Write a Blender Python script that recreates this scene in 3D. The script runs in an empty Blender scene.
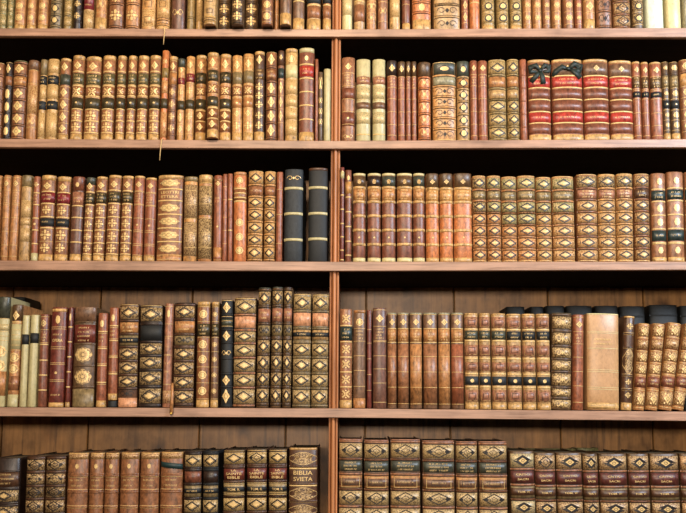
import bpy, math, random
from mathutils import Vector, Matrix
from math import sin, cos, pi, radians

scn = bpy.context.scene
col = scn.collection
rng = random.Random(7)

# ------------------------------------------------------------------ camera
F_PX = 745.0
CX, CY = 343.0, 330.0
EYE = Vector((0.0, -2.05, 1.60))
PITCH, YAW, ROLL = radians(5.68), radians(0.70), radians(0.27)
fw = Vector((-sin(YAW)*cos(PITCH), cos(YAW)*cos(PITCH), sin(PITCH)))
r0 = Vector((cos(YAW), sin(YAW), 0))
u0 = r0.cross(fw)
RT = r0*cos(ROLL) + u0*sin(ROLL)
UP = -r0*sin(ROLL) + u0*cos(ROLL)
cam = bpy.data.cameras.new('camera')
cam.sensor_width = 36
cam.lens = F_PX/686*36
cam.shift_y = (CY-256.5)/686
cam_o = bpy.data.objects.new('camera', cam)
M = Matrix((RT, UP, -fw)).transposed().to_4x4()
M.translation = EYE
cam_o.matrix_world = M
col.objects.link(cam_o)
scn.camera = cam_o

def at(px, py, y=0.0):
    """point of the upright plane at depth y that the photo shows at px, py"""
    d = fw + RT*((px-CX)/F_PX) + UP*((CY-py)/F_PX)
    t = (y-EYE.y)/d.y
    return EYE + d*t

# --------------------------------------------------------------- materials
def lin(c):
    return tuple(((v/255)/12.92 if v/255 <= .04045 else ((v/255+.055)/1.055)**2.4) for v in c)

def tone(c):
    q = [1.06*v**1.10 for v in lin(c)]
    g = .3*q[0]+.6*q[1]+.1*q[2]
    q = [.88*v+.12*g for v in q]
    return (min(1, q[0]*.98), min(1, q[1]*1.03), q[2]*.86)
C = dict(sienna=(156,98,58), claret=(98,46,38), moss=(102,88,58), tan=(192,134,74), gold=(194,146,88), olive=(150,118,68), brown=(140,86,50), redbr=(150,82,52),
         red=(174,48,34), maroon=(128,70,48), dark=(56,36,28), black=(26,25,25), navy=(40,42,48), cream=(196,174,130),
         white=(196,194,178), green=(74,60,38), teal=(48,58,58), salmon=(206,140,104), orange=(190,108,50),
         umber=(98,68,42), ggreen=(130,122,84), plum=(112,70,56), crim=(128,36,42), ggrey=(150,136,112), pale=(180,132,92),
         rust=(152,96,62), wine=(114,48,36), choc=(90,56,36), khaki=(134,108,74), rose=(160,102,78), slate=(72,70,60),
         dgreen=(20,40,36), bone=(178,160,122), fawn=(176,116,66), buff=(180,136,88), mocha=(122,84,62))
GILT = (208,172,116)
mats = {}

def nodes_of(name):
    m = bpy.data.materials.new(name)
    m.use_nodes = True
    nt = m.node_tree
    bs = nt.nodes['Principled BSDF']
    return m, nt, bs

def coord(nt, scale, rnd=True):
    tc = nt.nodes.new('ShaderNodeTexCoord')
    mp = nt.nodes.new('ShaderNodeMapping')
    mp.inputs['Scale'].default_value = scale
    nt.links.new(tc.outputs['Object'], mp.inputs['Vector'])
    if rnd:
        oi = nt.nodes.new('ShaderNodeObjectInfo')
        ml = nt.nodes.new('ShaderNodeMath'); ml.operation = 'MULTIPLY'; ml.inputs[1].default_value = 37
        nt.links.new(oi.outputs['Random'], ml.inputs[0])
        nt.links.new(ml.outputs[0], mp.inputs['Location'])
    return mp.outputs['Vector']

def noise(nt, vec, scale, detail=3, rough=.6):
    n = nt.nodes.new('ShaderNodeTexNoise')
    n.inputs['Scale'].default_value = scale
    n.inputs['Detail'].default_value = detail
    n.inputs['Roughness'].default_value = rough
    nt.links.new(vec, n.inputs['Vector'])
    return n.outputs['Fac']

def ramp(nt, fac, stops):
    r = nt.nodes.new('ShaderNodeValToRGB')
    e = r.color_ramp.elements
    while len(e) < len(stops): e.new(.5)
    for k, (p, c) in enumerate(stops):
        e[k].position = p
        e[k].color = (*c, 1)
    nt.links.new(fac, r.inputs['Fac'])
    return r.outputs['Color']

def mul(c, f):
    return tuple(min(1, v*f) for v in c)

def bump(nt, bs, fac, strength, dist=.001):
    b = nt.nodes.new('ShaderNodeBump')
    b.inputs['Strength'].default_value = strength
    b.inputs['Distance'].default_value = dist
    nt.links.new(fac, b.inputs['Height'])
    nt.links.new(b.outputs['Normal'], bs.inputs['Normal'])

def leather(cname):
    k = 'leather_' + cname
    if k in mats: return mats[k]
    m, nt, bs = nodes_of(k)
    c = tone(C[cname])
    v = coord(nt, (1, 1, .55))
    f = noise(nt, v, 130, 5, .72)
    smooth = cname in ('pale', 'bone', 'white', 'cream')
    base = ramp(nt, f, [(.28, mul(c, .62)), (.46, mul(c, .92)), (.72, mul(c, 1.14))] if smooth else [(.30, mul(c, .22)), (.44, mul(c, .68)), (.57, mul(c, 1.0)), (.74, mul(c, 1.6))])
    nt.links.new(base, bs.inputs['Base Color'])
    bs.inputs['Roughness'].default_value = .66 if cname in ('navy', 'black') else .40
    bs.inputs['Specular IOR Level'].default_value = .5
    bump(nt, bs, noise(nt, v, 900, 2), .35, .0006)
    mats[k] = m
    return m

def gilt_ground(cname):
    """a panel covered in fine gold tooling on leather"""
    k = 'gilt_panel_' + cname
    if k in mats: return mats[k]
    m, nt, bs = nodes_of(k)
    c = tone(C[cname]); g = lin(GILT)
    v = coord(nt, (1, 1, 1))
    f = noise(nt, v, 330, 3, .65)
    mid = tuple(.55*a+.45*b for a, b in zip(c, g))
    base = ramp(nt, f, [(.33, mul(c, .3)), (.43, mul(c, .85)), (.52, mul(mid, .95)), (.68, mul(g, .92))])
    nt.links.new(base, bs.inputs['Base Color'])
    bs.inputs['Roughness'].default_value = .42
    bs.inputs['Metallic'].default_value = .12
    bump(nt, bs, f, .3, .0005)
    mats[k] = m
    return m

def simple(k, c, rough=.5, metal=0., var=.25, scale=200, spec=.4, stretch=(1,1,1)):
    if k in mats: return mats[k]
    m, nt, bs = nodes_of(k)
    c = lin(c)
    v = coord(nt, stretch)
    f = noise(nt, v, scale, 3)
    base = ramp(nt, f, [(.3, mul(c, 1-var*1.6)), (.5, c), (.75, mul(c, 1+var))])
    nt.links.new(base, bs.inputs['Base Color'])
    bs.inputs['Roughness'].default_value = rough
    bs.inputs['Metallic'].default_value = metal
    bs.inputs['Specular IOR Level'].default_value = spec
    mats[k] = m
    return m

def gilt(): return simple('gold_leaf', (208,172,112), .36, .10, .32, 600)
def gilt_dark(): return simple('dark_tooling_and_band_shade', (26,18,13), .5, 0, .2, 300)
def paper(): return simple('page_paper', (92,76,54), .8, 0, .25, 60, .2, (12, .6, .6))

def wood(k, c, dark, scale=1.0, axis='x', lo=.8):
    m, nt, bs = nodes_of(k)
    st = (1.5, 22, 30) if axis == 'x' else (26, 22, 1.3)
    v = coord(nt, st)
    f = noise(nt, v, 5*scale, 6, .66)
    c1 = ramp(nt, f, [(.26, lin(dark)), (.45, mul(lin(c), lo)), (.6, lin(c)), (.78, mul(lin(c), 1.25))])
    v2 = coord(nt, (1, 1, 1) if axis == 'x' else (1.6, 1, .5))
    f2 = noise(nt, v2, 7, 4, .6)
    mx = nt.nodes.new('ShaderNodeMix'); mx.data_type = 'RGBA'; mx.blend_type = 'MULTIPLY'
    mx.inputs['Factor'].default_value = .6
    nt.links.new(c1, mx.inputs['A'])
    nt.links.new(ramp(nt, f2, [(.3, (.5, .46, .42)), (.5, (.95, .93, .9)), (.7, (1.15, 1.12, 1.1))]), mx.inputs['B'])
    nt.links.new(mx.outputs['Result'], bs.inputs['Base Color'])
    bs.inputs['Roughness'].default_value = .42
    bs.inputs['Specular IOR Level'].default_value = .4
    bump(nt, bs, f, .25, .001)
    mats[k] = m
    return m

# ------------------------------------------------------------------ meshes
class MB:
    def __init__(s): s.v, s.f, s.m, s.sm, s.parts = [], [], [], [], []
    def clusters(s):
        """one mesh for each run of tooling that lies together"""
        bx = []
        for vs, fs, mi, sm in s.parts:
            z = [p[2] for p in vs]; x = [p[0] for p in vs]
            bx.append((min(z), max(z), max(max(z)-min(z), max(x)-min(x))))
        order = sorted(range(len(bx)), key=lambda i: bx[i][0])
        out, top, size = [], None, 0
        for i in order:
            lo, hi, sz = bx[i]
            if top is None or lo-top > max(.018, .45*max(size, sz)):
                out.append(MB()); top, size = hi, 0
            out[-1].add(*s.parts[i])
            if hi >= top: top, size = hi, sz
        return out
    def add(s, vs, fs, mi=0, smooth=False):
        s.parts.append((list(vs), list(fs), mi, smooth))
        o = len(s.v)
        s.v += [tuple(p) for p in vs]
        s.f += [tuple(i+o for i in f) for f in fs]
        s.m += [mi]*len(fs); s.sm += [smooth]*len(fs)
    def box(s, x0, x1, y0, y1, z0, z1, mi=0, bev=0.0):
        if not bev:
            vs = [(x, y, z) for z in (z0, z1) for y in (y0, y1) for x in (x0, x1)]
            s.add(vs, [(0,2,3,1),(4,5,7,6),(0,1,5,4),(2,6,7,3),(0,4,6,2),(1,3,7,5)], mi)
            return
        # chamfered along all edges: three inset boxes' corners hulled by hand
        b = bev
        vs = []; idx = {}
        for sx in (0,1):
            for sy in (0,1):
                for sz in (0,1):
                    X = (x0, x1)[sx]; Y = (y0, y1)[sy]; Z = (z0, z1)[sz]
                    dx = b if sx == 0 else -b; dy = b if sy == 0 else -b; dz = b if sz == 0 else -b
                    for a, p in (('x', (X, Y+dy, Z+dz)), ('y', (X+dx, Y, Z+dz)), ('z', (X+dx, Y+dy, Z))):
                        idx[(a, sx, sy, sz)] = len(vs); vs.append(p)
        fs = []
        for t in (0, 1):
            fs.append([idx[('x', t, a, c)] for a, c in ((0,0),(1,0),(1,1),(0,1))])
            fs.append([idx[('y', a, t, c)] for a, c in ((0,0),(1,0),(1,1),(0,1))])
            fs.append([idx[('z', a, c, t)] for a, c in ((0,0),(1,0),(1,1),(0,1))])
        for a in (0, 1):
            for c in (0, 1):
                fs.append([idx[('y',0,a,c)], idx[('y',1,a,c)], idx[('z',1,a,c)], idx[('z',0,a,c)]])
                fs.append([idx[('x',a,0,c)], idx[('x',a,1,c)], idx[('z',a,1,c)], idx[('z',a,0,c)]])
                fs.append([idx[('x',a,c,0)], idx[('x',a,c,1)], idx[('y',a,c,1)], idx[('y',a,c,0)]])
        for a in (0,1):
            for c in (0,1):
                for d in (0,1):
                    fs.append([idx[('x',a,c,d)], idx[('y',a,c,d)], idx[('z',a,c,d)]])
        ctr = Vector(((x0+x1)/2, (y0+y1)/2, (z0+z1)/2))
        out = []
        for f in fs:
            p = [Vector(vs[i]) for i in f]
            n = (p[1]-p[0]).cross(p[2]-p[0])
            mid = sum(p, Vector())/len(p)
            out.append(tuple(f) if n.dot(mid-ctr) > 0 else tuple(reversed(f)))
        s.add(vs, out, mi)
    def tube(s, pts, r, mi=0, n=8, flat=1.0):
        """a round tube along pts; r a number or a list"""
        vs, fs = [], []
        P = [Vector(p) for p in pts]
        for i, p in enumerate(P):
            d = (P[min(i+1, len(P)-1)]-P[max(i-1, 0)]).normalized()
            a = d.cross(Vector((0, 1, 0)))
            a = a.normalized() if a.length > 1e-4 else Vector((1, 0, 0))
            b = d.cross(a).normalized()
            rr = r[i] if isinstance(r, (list, tuple)) else r
            for k in range(n):
                t = 2*pi*k/n
                vs.append(p + a*rr*cos(t) + b*rr*flat*sin(t))
        for i in range(len(P)-1):
            for k in range(n):
                fs.append((i*n+k, i*n+(k+1)%n, (i+1)*n+(k+1)%n, (i+1)*n+k))
        fs.append(tuple(range(n-1, -1, -1)))
        fs.append(tuple((len(P)-1)*n+k for k in range(n)))
        s.add(vs, fs, mi, True)
    def build(s, name, materials, parent=None, loc=None):
        me = bpy.data.meshes.new(name)
        me.from_pydata(s.v, [], s.f)
        me.polygons.foreach_set('material_index', s.m)
        me.polygons.foreach_set('use_smooth', s.sm)
        for m in (materials if isinstance(materials, (list, tuple)) else [materials]):
            me.materials.append(m)
        me.update()
        o = bpy.data.objects.new(name, me)
        col.objects.link(o)
        if parent is not None: o.parent = parent
        if loc is not None: o.location = loc
        return o

_text = {}
def text_mesh(s):
    if s in _text: return _text[s]
    cu = bpy.data.curves.new('lettering', 'FONT')
    cu.body = s; cu.size = 1; cu.resolution_u = 3; cu.offset = .012; cu.align_x = 'CENTER'
    o = bpy.data.objects.new('lettering', cu)
    col.objects.link(o)
    dg = bpy.context.evaluated_depsgraph_get()
    me = o.evaluated_get(dg).to_mesh()
    vs = [tuple(v.co)[:2] for v in me.vertices]
    fs = [tuple(p.vertices) for p in me.polygons]
    o.evaluated_get(dg).to_mesh_clear()
    bpy.data.objects.remove(o); bpy.data.curves.remove(cu)
    xs = [v[0] for v in vs]; ys = [v[1] for v in vs]
    cx = (min(xs)+max(xs))/2; w = max(xs)-min(xs); h = max(ys)-min(ys); y0 = min(ys)
    _text[s] = ([((x-cx)/w, (y-y0)/h) for x, y in vs], fs, w/h)
    return _text[s]

# ------------------------------------------------------------------- books
TM = 1.46

class Book:
    def __init__(s, w, h, d):
        s.w, s.h, s.d = w, h, d
        s.b = min(.42*w, .0105)
    def pt(s, u, z, off=0.0):
        t = u*TM
        x = s.w/2*sin(t)/sin(TM); y = s.b*(1-cos(t))/(1-cos(TM))
        # round the head and the tail of the spine back a little
        e = min(z, s.h-z)
        q = .0022
        if e < q: y += (q-e)**2/q*.9
        return (x+off*sin(t)*.12, y-off*max(.35, cos(t)), z)
    def patch(s, mb, z0, z1, off, u0=-1, u1=1, mi=0, n=10):
        vs, fs = [], []
        zz = [z0]+[z for z in (.0007, .0022, s.h-.0022, s.h-.0007) if z0+1e-5 < z < z1-1e-5]+[z1]
        m = len(zz)+2
        for k in range(n+1):
            u = u0+(u1-u0)*k/n
            vs += [s.pt(u, z0, 0)]+[s.pt(u, z, off) for z in zz]+[s.pt(u, z1, 0)]
        for k in range(n):
            a = m*k; c = a+m
            for j in range(m-1):
                fs.append((a+j, c+j, c+j+1, a+j+1))
        fs += [tuple(range(m)), tuple(m*n+j for j in range(m-1, -1, -1))]
        mb.add(vs, fs, mi, True)
    def stroke(s, mb, pts, width, off, mi=0, closed=False):
        """pts are (x across in metres, z)"""
        P = list(pts)+([pts[0]] if closed else [])
        for (x0, z0), (x1, z1) in zip(P, P[1:]):
            L = math.hypot(x1-x0, z1-z0)
            if L < 1e-7: continue
            nx, nz = -(z1-z0)/L*width/2, (x1-x0)/L*width/2
            n = max(1, int(L/.005))
            vs, fs = [], []
            for k in range(n+1):
                x = x0+(x1-x0)*k/n; z = z0+(z1-z0)*k/n
                for sg in (1, -1):
                    vs.append(s.xz(x+sg*nx, z+sg*nz, off))
            for k in range(n):
                fs.append((2*k, 2*k+1, 2*k+3, 2*k+2))
            mb.add(vs, fs, mi, True)
    def xz(s, x, z, off):
        q = max(-.999, min(.999, x/(s.w/2)*sin(TM)))
        return s.pt(math.asin(q)/TM if abs(q) < sin(TM) else (1 if q > 0 else -1), z, off)
    def fill(s, mb, cx, cz, ring, off, mi=0):
        n = len(ring)
        vs = [s.xz(cx, cz, off)]
        for r in (.5, 1.0):
            vs += [s.xz(cx+(x-cx)*r, cz+(z-cz)*r, off) for x, z in ring]
        fs = [(0, 1+k, 1+(k+1)%n) for k in range(n)]
        fs += [(1+k, 1+n+k, 1+n+(k+1)%n, 1+(k+1)%n) for k in range(n)]
        mb.add(vs, fs, mi, True)

def poly(cx, cz, hw, hh, n=24, f=None):
    out = []
    for k in range(n):
        t = 2*pi*k/n
        r = f(t) if f else 1.0
        out.append((cx+hw*r*cos(t), cz+hh*r*sin(t)))
    return out
def dia_r(t): return 1/(abs(cos(t))+abs(sin(t)))
def star_r(n, a): return lambda t: 1-a+a*cos(n*t)

def ornament(bk, mb, kind, cz, hh, hw, G=2):
    """gold tooling: slots 0 gold, 1 dark, 2 gilt ground"""
    O = .0011
    if kind == 'Dia':                                   # bright lozenge with cusped sides
        r = min(hw, hh)
        bk.fill(mb, 0, cz, poly(0, cz, r, hh, 16, lambda t: dia_r(t)*.9+.1*abs(cos(2*t))), O, 0)
        bk.stroke(mb, poly(0, cz, r*.45, hh*.45, 4), .0008, O+.0003, 1, True)
    elif kind == 'Oval':
        r = min(hw, hh*.75)
        bk.fill(mb, 0, cz, poly(0, cz, r, hh, 20, star_r(8, .08)), O, 0)
    elif kind == 'Loz':                                 # gilt panel with a dark lozenge round a gold one
        bk.patch(mb, cz-hh, cz+hh, .0006, -.95, .95, G)
        q = min(hw*1.1, hh*1.35)
        bk.stroke(mb, poly(0, cz, q*.95, hh*.76, 4), min(.0032, hh*.30), O, 1, True)
        bk.fill(mb, 0, cz, poly(0, cz, q*.52, hh*.42, 16, dia_r), O, 0)
        for sx in (-1, 1):
            bk.stroke(mb, [(sx*hw*1.12, cz-hh*.3), (sx*hw*1.12, cz+hh*.3)], min(.0014, hh*.14), O, 1)
    elif kind == 'Loy':                                 # the same, worn: brown lozenge, small gold eye
        bk.patch(mb, cz-hh, cz+hh, .0006, -.95, .95, G)
        bk.fill(mb, 0, cz, poly(0, cz, hw*1.25, hh*.85, 16, dia_r), O, 1)
        bk.fill(mb, 0, cz, poly(0, cz, min(hw*.55, hh*.7), hh*.46, 16, dia_r), O+.0003, 0)
        bk.stroke(mb, poly(0, cz, hw*.2, hh*.18, 8), .0012, O+.0006, 1, True)
    elif kind == 'Lon':                                 # thin dark lozenge on a gilt panel
        bk.patch(mb, cz-hh, cz+hh, .0006, -.95, .95, G)
        bk.stroke(mb, poly(0, cz, hw*1.1, hh*.86, 4), min(.0024, hh*.18), O, 1, True)
        bk.stroke(mb, poly(0, cz, hw*.45, hh*.4, 4), min(.0014, hh*.12), O, 1, True)
        for sx in (-1, 1):
            bk.fill(mb, sx*hw*.75, cz, poly(sx*hw*.75, cz, hw*.22, hh*.3, 8, dia_r), O, 1)
    elif kind == 'Eye':                                 # dark lozenge with a gold eye straight on the leather
        bk.fill(mb, 0, cz, poly(0, cz, hw*1.15, hh, 16, dia_r), O, 1)
        bk.fill(mb, 0, cz, poly(0, cz, hw*.6, hh*.6, 16), O+.0003, 0)
    elif kind == 'Ros':
        r = min(hw, hh)
        bk.fill(mb, 0, cz, poly(0, cz, r, r, 24, star_r(8, .07)), O, 0)
        bk.stroke(mb, poly(0, cz, r*.62, r*.62, 16), .0009, O+.0003, 1, True)
    elif kind == 'Rng':                                 # dark ring round a gold disc on a gilt panel
        bk.patch(mb, cz-hh, cz+hh, .0006, -.9, .9, G)
        r = min(hw, hh*.8)
        bk.fill(mb, 0, cz, poly(0, cz, r, r, 20), O, 1)
        bk.fill(mb, 0, cz, poly(0, cz, r*.66, r*.66, 20), O+.0003, 0)
    elif kind == 'Flo':
        r = min(hw*1.2, hh)
        for k in range(4):
            a = pi/2*k
            x, z = r*.62*cos(a), r*.62*sin(a)
            bk.fill(mb, x, cz+z, poly(x, cz+z, r*.40 if k % 2 == 0 else r*.24, r*.24 if k % 2 == 0 else r*.40, 10), O, 0)
            a += pi/4
            x, z = r*.78*cos(a), r*.78*sin(a)
            bk.fill(mb, x, cz+z, poly(x, cz+z, r*.15, r*.15, 6), O, 0)
        bk.fill(mb, 0, cz, poly(0, cz, r*.2, r*.2, 8), O, 0)
    elif kind == 'Xfl':
        r = min(hw*1.2, hh)
        for k in range(4):
            a = pi/4+pi/2*k
            bk.stroke(mb, [(r*.12*cos(a), cz+r*.12*sin(a)), (r*1.05*cos(a), cz+r*1.05*sin(a))], r*.34, O, 0)
        for k in range(4):
            a = pi/2*k
            x, z = r*.75*cos(a), r*.75*sin(a)
            bk.fill(mb, x, cz+z, poly(x, cz+z, r*.16, r*.16, 6), O, 0)
    elif kind == 'Quat':                                # long scalloped cartouche
        bk.fill(mb, 0, cz, poly(0, cz, hw*1.3, hh, 40, lambda t: (.80+.2*dia_r(t))*(.93+.07*cos(8*t))), O, 0)
        bk.stroke(mb, poly(0, cz, hw*1.3, hh, 40, lambda t: (.72+.18*dia_r(t))*(.93+.07*cos(8*t))), .0006, O+.0003, 1, True)
        for k in (-1, 0, 1):
            bk.stroke(mb, poly(k*hw*.6, cz, hw*.25, hh*.4, 8), .0008, O+.0003, 1, True)
    elif kind == 'Gro':                                 # faint gilt rosette
        bk.fill(mb, 0, cz, poly(0, cz, hw*1.3, hh*.95, 32, star_r(8, .06)), .0008, G)
        ornament(bk, mb, 'Big', cz, hh*.8, hw*.8)
    elif kind == 'Orn':                                 # big round gilt cartouche full of scrolls
        bk.fill(mb, 0, cz, poly(0, cz, hw*1.35, hh, 32, lambda t: 1-.1*abs(sin(2*t))**3), O, G)
        bk.stroke(mb, poly(0, cz, hw*1.35, hh, 32, lambda t: 1-.1*abs(sin(2*t))**3), .0009, O+.0003, 0, True)
    elif kind == 'Big':                                 # rosette of petals
        for k in range(12):
            a = 2*pi*k/12
            x, z = hw*.95*cos(a), hh*.72*sin(a)
            bk.fill(mb, x, cz+z, poly(x, cz+z, hw*.24, hh*.22, 8), O, 0)
        bk.stroke(mb, poly(0, cz, hw*.6, hh*.45, 16), .0014, O, 0, True)
        bk.fill(mb, 0, cz, poly(0, cz, hw*.3, hh*.24, 10), O, 0)
        for sx in (-1, 1):
            bk.fill(mb, sx*hw*1.35, cz, poly(sx*hw*1.35, cz, hw*.2, hh*.3, 8, dia_r), O, 0)
    elif kind == 'Lig':                                 # gilt panel with a soft gold lozenge
        bk.patch(mb, cz-hh, cz+hh, .0006, -.95, .95, G)
        q = min(hw*1.05, hh*1.2)
        bk.fill(mb, 0, cz, poly(0, cz, q*.75, hh*.75, 16, lambda t: dia_r(t)*.85+.15*abs(cos(2*t))), O, 0)
        for k in range(4):
            a = pi/4+pi/2*k
            bk.fill(mb, q*.8*cos(a), cz+hh*.95*sin(a), poly(q*.8*cos(a), cz+hh*.95*sin(a), q*.16, hh*.14, 6), O, 0)
        bk.stroke(mb, poly(0, cz, q*.34, hh*.34, 4), .0008, O+.0003, 1, True)
    elif kind == 'Gsd':                                 # gold scrolls on a gilt panel
        bk.patch(mb, cz-hh, cz+hh, .0006, -.95, .95, G)
        ornament(bk, mb, 'Gsc', cz, hh*.8, hw*.9)
    elif kind == 'Den':                                 # dense gold scrollwork
        bk.patch(mb, cz-hh, cz+hh, .0006, -.95, .95, G)
    elif kind == 'Frm':
        bk.stroke(mb, [(-hw*1.2, cz-hh), (hw*1.2, cz-hh), (hw*1.2, cz+hh), (-hw*1.2, cz+hh)], .0011, O, 0, True)
        bk.stroke(mb, [(-hw*.7, cz-hh*.5), (hw*.7, cz-hh*.5), (hw*.7, cz+hh*.5), (-hw*.7, cz+hh*.5)], .0011, O, 1, True)
    elif kind == 'Scr':                                 # dark scrolls
        for sx in (-1, 1):
            pts = [(sx*hw*(.65+.5*cos(t)*(1-t/9)), cz+hh*.75*sin(t)*(1-t/12)) for t in [k*.6 for k in range(11)]]
            bk.stroke(mb, pts, min(.0016, hh*.25), O, 1)
        bk.fill(mb, 0, cz, poly(0, cz, hw*.25, hh*.5, 8, dia_r), O, 1)
    elif kind == 'Gsc':                                 # gold scrolls
        for sx in (-1, 1):
            pts = [(sx*hw*(.65+.55*cos(t)*(1-t/9)), cz+hh*.9*sin(t)*(1-t/12)) for t in [k*.6 for k in range(11)]]
            bk.stroke(mb, pts, min(.0015, hh*.25), O, 0)
        bk.fill(mb, 0, cz, poly(0, cz, hw*.25, hh*.5, 8, dia_r), O, 0)
    elif kind == 'Dot':
        bk.fill(mb, 0, cz, poly(0, cz, min(hw, hh), min(hw, hh), 8), O, 0)

NS = {}
def group_of(row): return 'books on the %s shelf' % ROWNAME[row]
ROWNAME = {1: 'top', 2: 'second', 3: 'third', 4: 'fourth', 5: 'bottom'}

def make_book(base, tilt, w, h, d, style, name='book'):
    root = bpy.data.objects.new(name, None)
    root.empty_display_size = .02
    col.objects.link(root)
    root.location = base
    root.rotation_euler = (0, tilt, 0)
    tok = style.split()
    bc = tok[0]
    lm = leather(bc)
    bk = Book(w, h, d)
    # spine: a rounded shell with head and tail caps
    n = 12
    zs = [0, .0007, .0022, h*.25, h*.5, h*.75, h-.0022, h-.0007, h]
    mb = MB()
    vs = [bk.pt(-1+2*k/n, z) for z in zs for k in range(n+1)]
    fs = [(i*(n+1)+k, i*(n+1)+k+1, (i+1)*(n+1)+k+1, (i+1)*(n+1)+k) for i in range(len(zs)-1) for k in range(n)]
    mb.add(vs, fs, 0, True)
    yb = bk.b+.0035
    for z, flip in ((0, True), (h, False)):
        ring = [bk.pt(-1+2*k/n, z) for k in range(n+1)]+[(w/2, yb, z), (-w/2, yb, z)]
        idx = list(range(len(ring)))
        mb.add(ring, [tuple(reversed(idx)) if flip else tuple(idx)])
    mb.add([(-w/2, yb, 0), (w/2, yb, 0), (w/2, yb, h), (-w/2, yb, h)], [(3, 2, 1, 0)])
    for sx in (-1, 1):
        e = [bk.pt(sx, z) for z in zs]
        mb.add([e[0], e[-1], (sx*w/2, yb, h), (sx*w/2, yb, 0)], [(0, 1, 2, 3) if sx < 0 else (3, 2, 1, 0)])
    mb.build('spine', lm, root)
    tb = min(.0028, w*.14)
    for sx in (-1, 1):
        m2 = MB()
        m2.box(min(sx*w/2, sx*(w/2-tb)), max(sx*w/2, sx*(w/2-tb)), yb+.0005, d, 0, h, 0, .0006)
        m2.build('cover_board', lm, root)
    m3 = MB()
    m3.box(-(w/2-tb), w/2-tb, yb, d-.004, .003, h-.0035)
    m3.build('page_block', paper(), root)
    gm = MB()
    bands = []; layer = 0
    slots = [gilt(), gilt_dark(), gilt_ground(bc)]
    G = 2
    hw0 = .40*w
    def Z(v): return h*(1-v)
    def line(v, t):
        z = Z(v)
        z = min(max(z, t/2), h-t/2)
        bk.patch(gm, z-t/2, z+t/2, .0009, -.97, .97, 0)
    for s in tok[1:]:
        c = s[0]
        if c == '@':
            slots.append(gilt_ground(s[1:])); G = len(slots)-1
        elif c in 'ptv' and ':' in s:
            nm, a, b = s[1:].split(':')
            a, b = float(a), float(b)
            m4 = MB()
            layer += 1
            bk.patch(m4, Z(b), Z(a), .00034+.00006*min(layer, 4))
            kind = {'p': 'spine_panel', 't': 'title_label', 'v': 'volume_label'}[c]
            o = m4.build(kind, leather('gold') if nm == 'gilt' else leather(nm), root)
            if nm != bc: o['label'] = COLNAME[nm]+' '+kind.replace('_', ' ')
        elif c == 'b':
            bands += [float(q) for q in s[1:].split(',')]
        elif c in 'gG':
            for q in s[1:].split(','): line(float(q), .0013 if c == 'g' else .0038)
        elif c in '/|':
            vs_, orn = (s[1:].split(':')+[None])[:2]
            q = [float(t) for t in vs_.split(',')]
            for a in q:
                if c == '/':
                    if .012 < a < .988:
                        bands.append(a)
                        if w > .016:
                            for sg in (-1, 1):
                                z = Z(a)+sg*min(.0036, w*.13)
                                bk.patch(gm, z-.0006, z+.0006, .0009, -.97, .97, 1)  # dark lines painted in for the shadow along the raised band
                    else: line(a, .0016)
                else: line(a, .0014)
            if orn:
                for a, b in zip(q, q[1:]):
                    ornament(bk, gm, orn, Z((a+b)/2), (b-a)*h*.39, hw0*.86, G)
        elif c == 'o':
            p = s[1:].split(':')
            ornament(bk, gm, p[0], Z(float(p[1])), float(p[2])*h, hw0*(float(p[3]) if len(p) > 3 else .8), G)
        elif c == 'x':
            N, a, b = s[1:].split(':')
            N = int(N); a, b = float(a), float(b)
            rr = random.Random(N*31+int(w*1e5))
            for k in range(N):
                zc = Z(a+(b-a)*(k+.5)/N); lh = min(.0042, (b-a)*h/N*.62)
                hwid = .33*w*rr.uniform(.7, 1)
                x = -hwid
                while x < hwid-.001:                    # worn-away lettering: only specks of gold are left
                    sw = rr.uniform(.0009, .0017)
                    if rr.random() < .8:
                        bk.stroke(gm, [(x, zc-lh/2), (x+rr.uniform(-.0006, .0006), zc+lh/2)], sw*.6, .0011, 0)
                    if rr.random() < .4:
                        bk.stroke(gm, [(x, zc+lh*.45), (x+.0016, zc+lh*.45)], .0007, .0011, 0)
                    x += sw+.0012
        elif c == 'T':
            _, t, v, hh, ww = s.split(':')
            tv, tf, asp = text_mesh(t.replace('_', ' '))
            H = float(hh)*h; W = min(float(ww)*w, H*asp*1.6)
            gm.add([bk.xz(x*W, Z(float(v))-H/2+y*H, .0012) for x, y in tv], tf, 0)
    for v in bands:
        z = Z(v); hb = min(.0042 if ('%GB' in tok or 'CORD' in tok) else .0028, w*.13); pr = min(.0024, w*.07)
        m5 = MB(); vs, fs = [], []
        K = 6
        for k in range(11):
            u = -1+2*k/10
            for j in range(K+1):
                a = pi*j/K
                vs.append(bk.pt(u, z-hb*cos(a), pr*sin(a)))
        for k in range(10):
            for j in range(K):
                a = k*(K+1)+j
                fs.append((a, a+K+1, a+K+2, a+1))
        fs += [tuple(range(K, -1, -1)), tuple(10*(K+1)+j for j in range(K+1))]
        fs += [((k+1)*(K+1), k*(K+1), k*(K+1)+K, (k+1)*(K+1)+K) for k in range(10)]
        m5.add(vs, fs, 0, True)
        m5.build('raised_band', leather('bone') if 'CORD' in tok else leather('gold') if '%GB' in tok else leather('rust') if '%RB' in tok else lm, root)
    for part in gm.clusters():
        part.build('gilt_tooling', slots, root)
    return root, bk

COLNAME = dict(sienna='sienna', claret='claret', moss='moss green', tan='tan', gold='gold', olive='olive', brown='brown', redbr='reddish brown', red='red', maroon='maroon', dark='dark brown',
    black='black', navy='navy', cream='cream', white='white', green='dark green', teal='dark teal', salmon='salmon', orange='orange brown',
    umber='dark umber', ggreen='grey green', plum='plum', crim='crimson', ggrey='grey', pale='pale tan', rust='rust', wine='wine red',
    choc='chocolate', khaki='khaki', rose='dusty rose', slate='slate', dgreen='dark green', bone='bone', gilt='gilt', fawn='fawn', buff='buff', mocha='mocha')

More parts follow.
